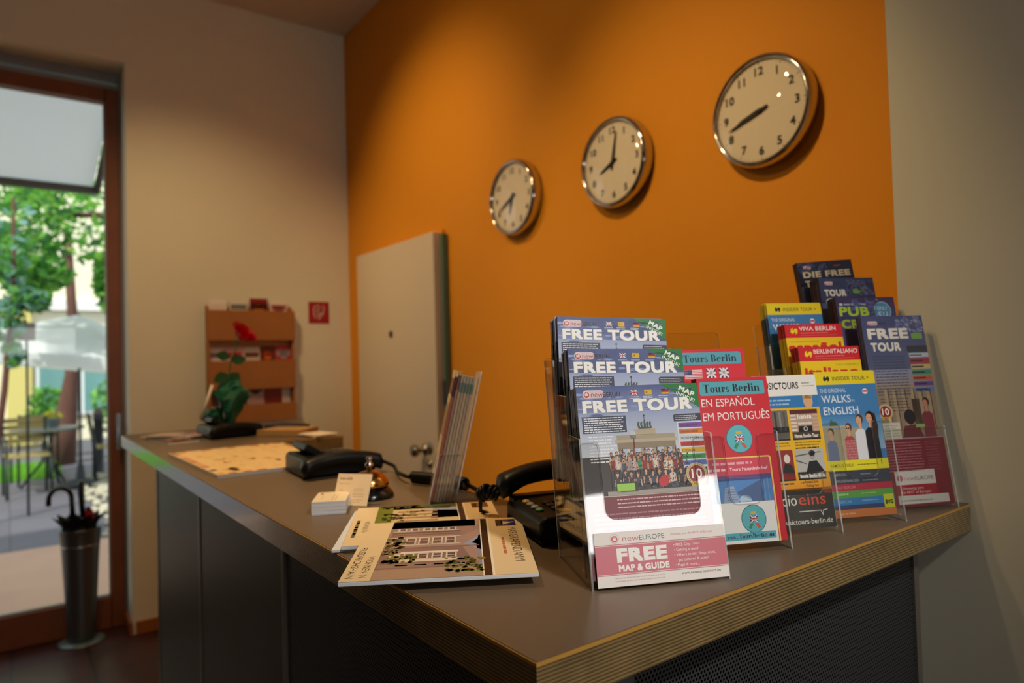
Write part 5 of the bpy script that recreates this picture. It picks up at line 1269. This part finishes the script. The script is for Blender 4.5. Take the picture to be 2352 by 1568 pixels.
def gratis():
    c = Canvas(111, 210, '56608c'); c.grad(0, 0, 111, 45, '5c6694', '48507c'); c.up(); foliage(c, 55, 4, 50, 26, ['5e6490', '6a7098', '4c5480'], 60, 8, (1.5, 5)); logo(c, 14, 10, .66); flag_es(c, 84, 8, 9, 5); c.up(); c.text(8, 33, 'TOUR', 12, 44, 'e2ddd0', .024); c.text(9, 50, 'GRATIS', 13, 78, 'e2ddd0', .024); c.rrect(66, 20, 22, 9, 3, '6f9a5a'); return c
def die():
    c = Canvas(111, 210, '3c4460'); c.grad(0, 0, 111, 45, '4a5478', '2a3044'); c.up(); foliage(c, 0, 0, 60, 20, ['4e5880', '485278'], 50, 9, (1.5, 5)); logo(c, 14, 10, .66); flag_de(c, 74, 6, 12, 4); c.up(); c.text(8, 29, 'DIE FREE', 11.5, 96, 'd6c8aa', .024); c.text(9, 46, 'TOUR', 11.5, 52, 'd6c8aa', .024); return c
plain_t = Canvas(111, 210, '4a4660'); plain_d = Canvas(111, 301, '50507c')
BE = [(0, .20, '3a2226'), (.20, .21, '2c1c22')]
holder(frame(.7555, -.914, CT), .1195, [0, .036, .074, .112], [.0060, .0900, .1280, .1620], T10, .125, None, 0, 0, .150, .33, 'four-step clear holder of tall blue leaflets, against the white wall')
stack('leaflet', .7590, -.914, 1.1065, T10, .113, .3005, .0025, 4, tall_free(), 'tall blue and maroon leaflet at the front, next to the white wall', 'tall leaflet hidden behind the blue and maroon one', 'leaflet', 'tall tour leaflets by the wall', [(0, .11, '5a2430'), (.11, .20, '3a3a44'), (.20, .3005, '5a6090')], plain_d)
stack('leaflet', .7460, -.950, 1.2300, T10, .111, .21, .003, 6, pub(), 'purple leaflet with lime lettering and a round blue badge, by the wall', 'dark leaflet tucked behind the purple one', 'leaflet', 'tall tour leaflets by the wall', BE, plain_t)
stack('leaflet', .7480, -.988, 1.2685, T10, .107, .21, .003, 7, gratis(), 'blue leaflet with two lines of white Spanish words, by the wall', 'dark leaflet tucked behind the blue Spanish one', 'leaflet', 'tall tour leaflets by the wall', BE, plain_t)
stack('leaflet', .7500, -1.026, 1.3010, T10, .111, .21, .003, 5, die(), 'dark blue leaflet with German words, highest of all on the counter', 'dark leaflet tucked behind the highest one', 'leaflet', 'tall tour leaflets by the wall', BE, plain_t, roll=-3.6)

# ---- holder seen edge-on in the middle of the counter
RZ2 = R(-29)
fr2 = lambda u, n, z: Matrix.Translation((-1.147, .638, z)) @ Matrix.Rotation(RZ2, 4, 'Z') @ Matrix.Rotation(-R(13), 4, 'X')
holder(Matrix.Translation((-1.147, .638, CT)) @ Matrix.Rotation(RZ2, 4, 'Z'), .106, [0], [.006], R(13), .085, .05, .02, .02, .046, .235, 'clear holder of pale leaflets standing edge-on in the middle of the counter')
def edge_leaf(i, y, t, cols, label, h_=.232):
    mw = fr2(0, 0, CT + .0065) @ Matrix.Translation((.0028, y, 0))
    o = empty('leaflet', label=label, cat='leaflet', group='leaflets in the edge-on holder', mw=mw)
    m = MB(); z = 0
    for k, (f_, c_) in enumerate(cols): m.box((0, .0004, z * h_), (.1, t, f_ * h_), k); z = f_
    m.build('pages', [mat('edge_' + c_, c_, .6) for _, c_ in cols], o)
    q = Canvas(100, h_ * 1000, 'd8c4a0').up(); q.rect(0, 14, 100, 30, '7a2a1e'); q.rect(8, 60, 84, 60, '9a6a4a'); q.build('front_cover', o)
WB = '9c8468'
edge_leaf(0, .0030, .0055, [(.80, '8a4a34'), (.90, '3a1512'), (.955, '4a1a14'), (1, 'd8b078')], 'red-edged leaflet at the front of the edge-on holder')
edge_leaf(1, .0090, .0045, [(.86, '8a6a55'), (.97, '6e4034'), (1, 'b8946a')], 'brown-edged leaflet second from the front of the edge-on holder')
for i in range(5): edge_leaf(2 + i, .0140 + .0052 * i, .0048, [(.865, ['a08a70', '9a8268', 'a68e72', '98806a', 'a38b70'][i]), (.945, '5f6a5e'), (1, '9a8c78')], 'pale leaflet with a grey-green band near its top, in the edge-on holder', .226)
# beige paper pane behind the leaflets is the holder's own back panel
bpy.context.view_layer.update()
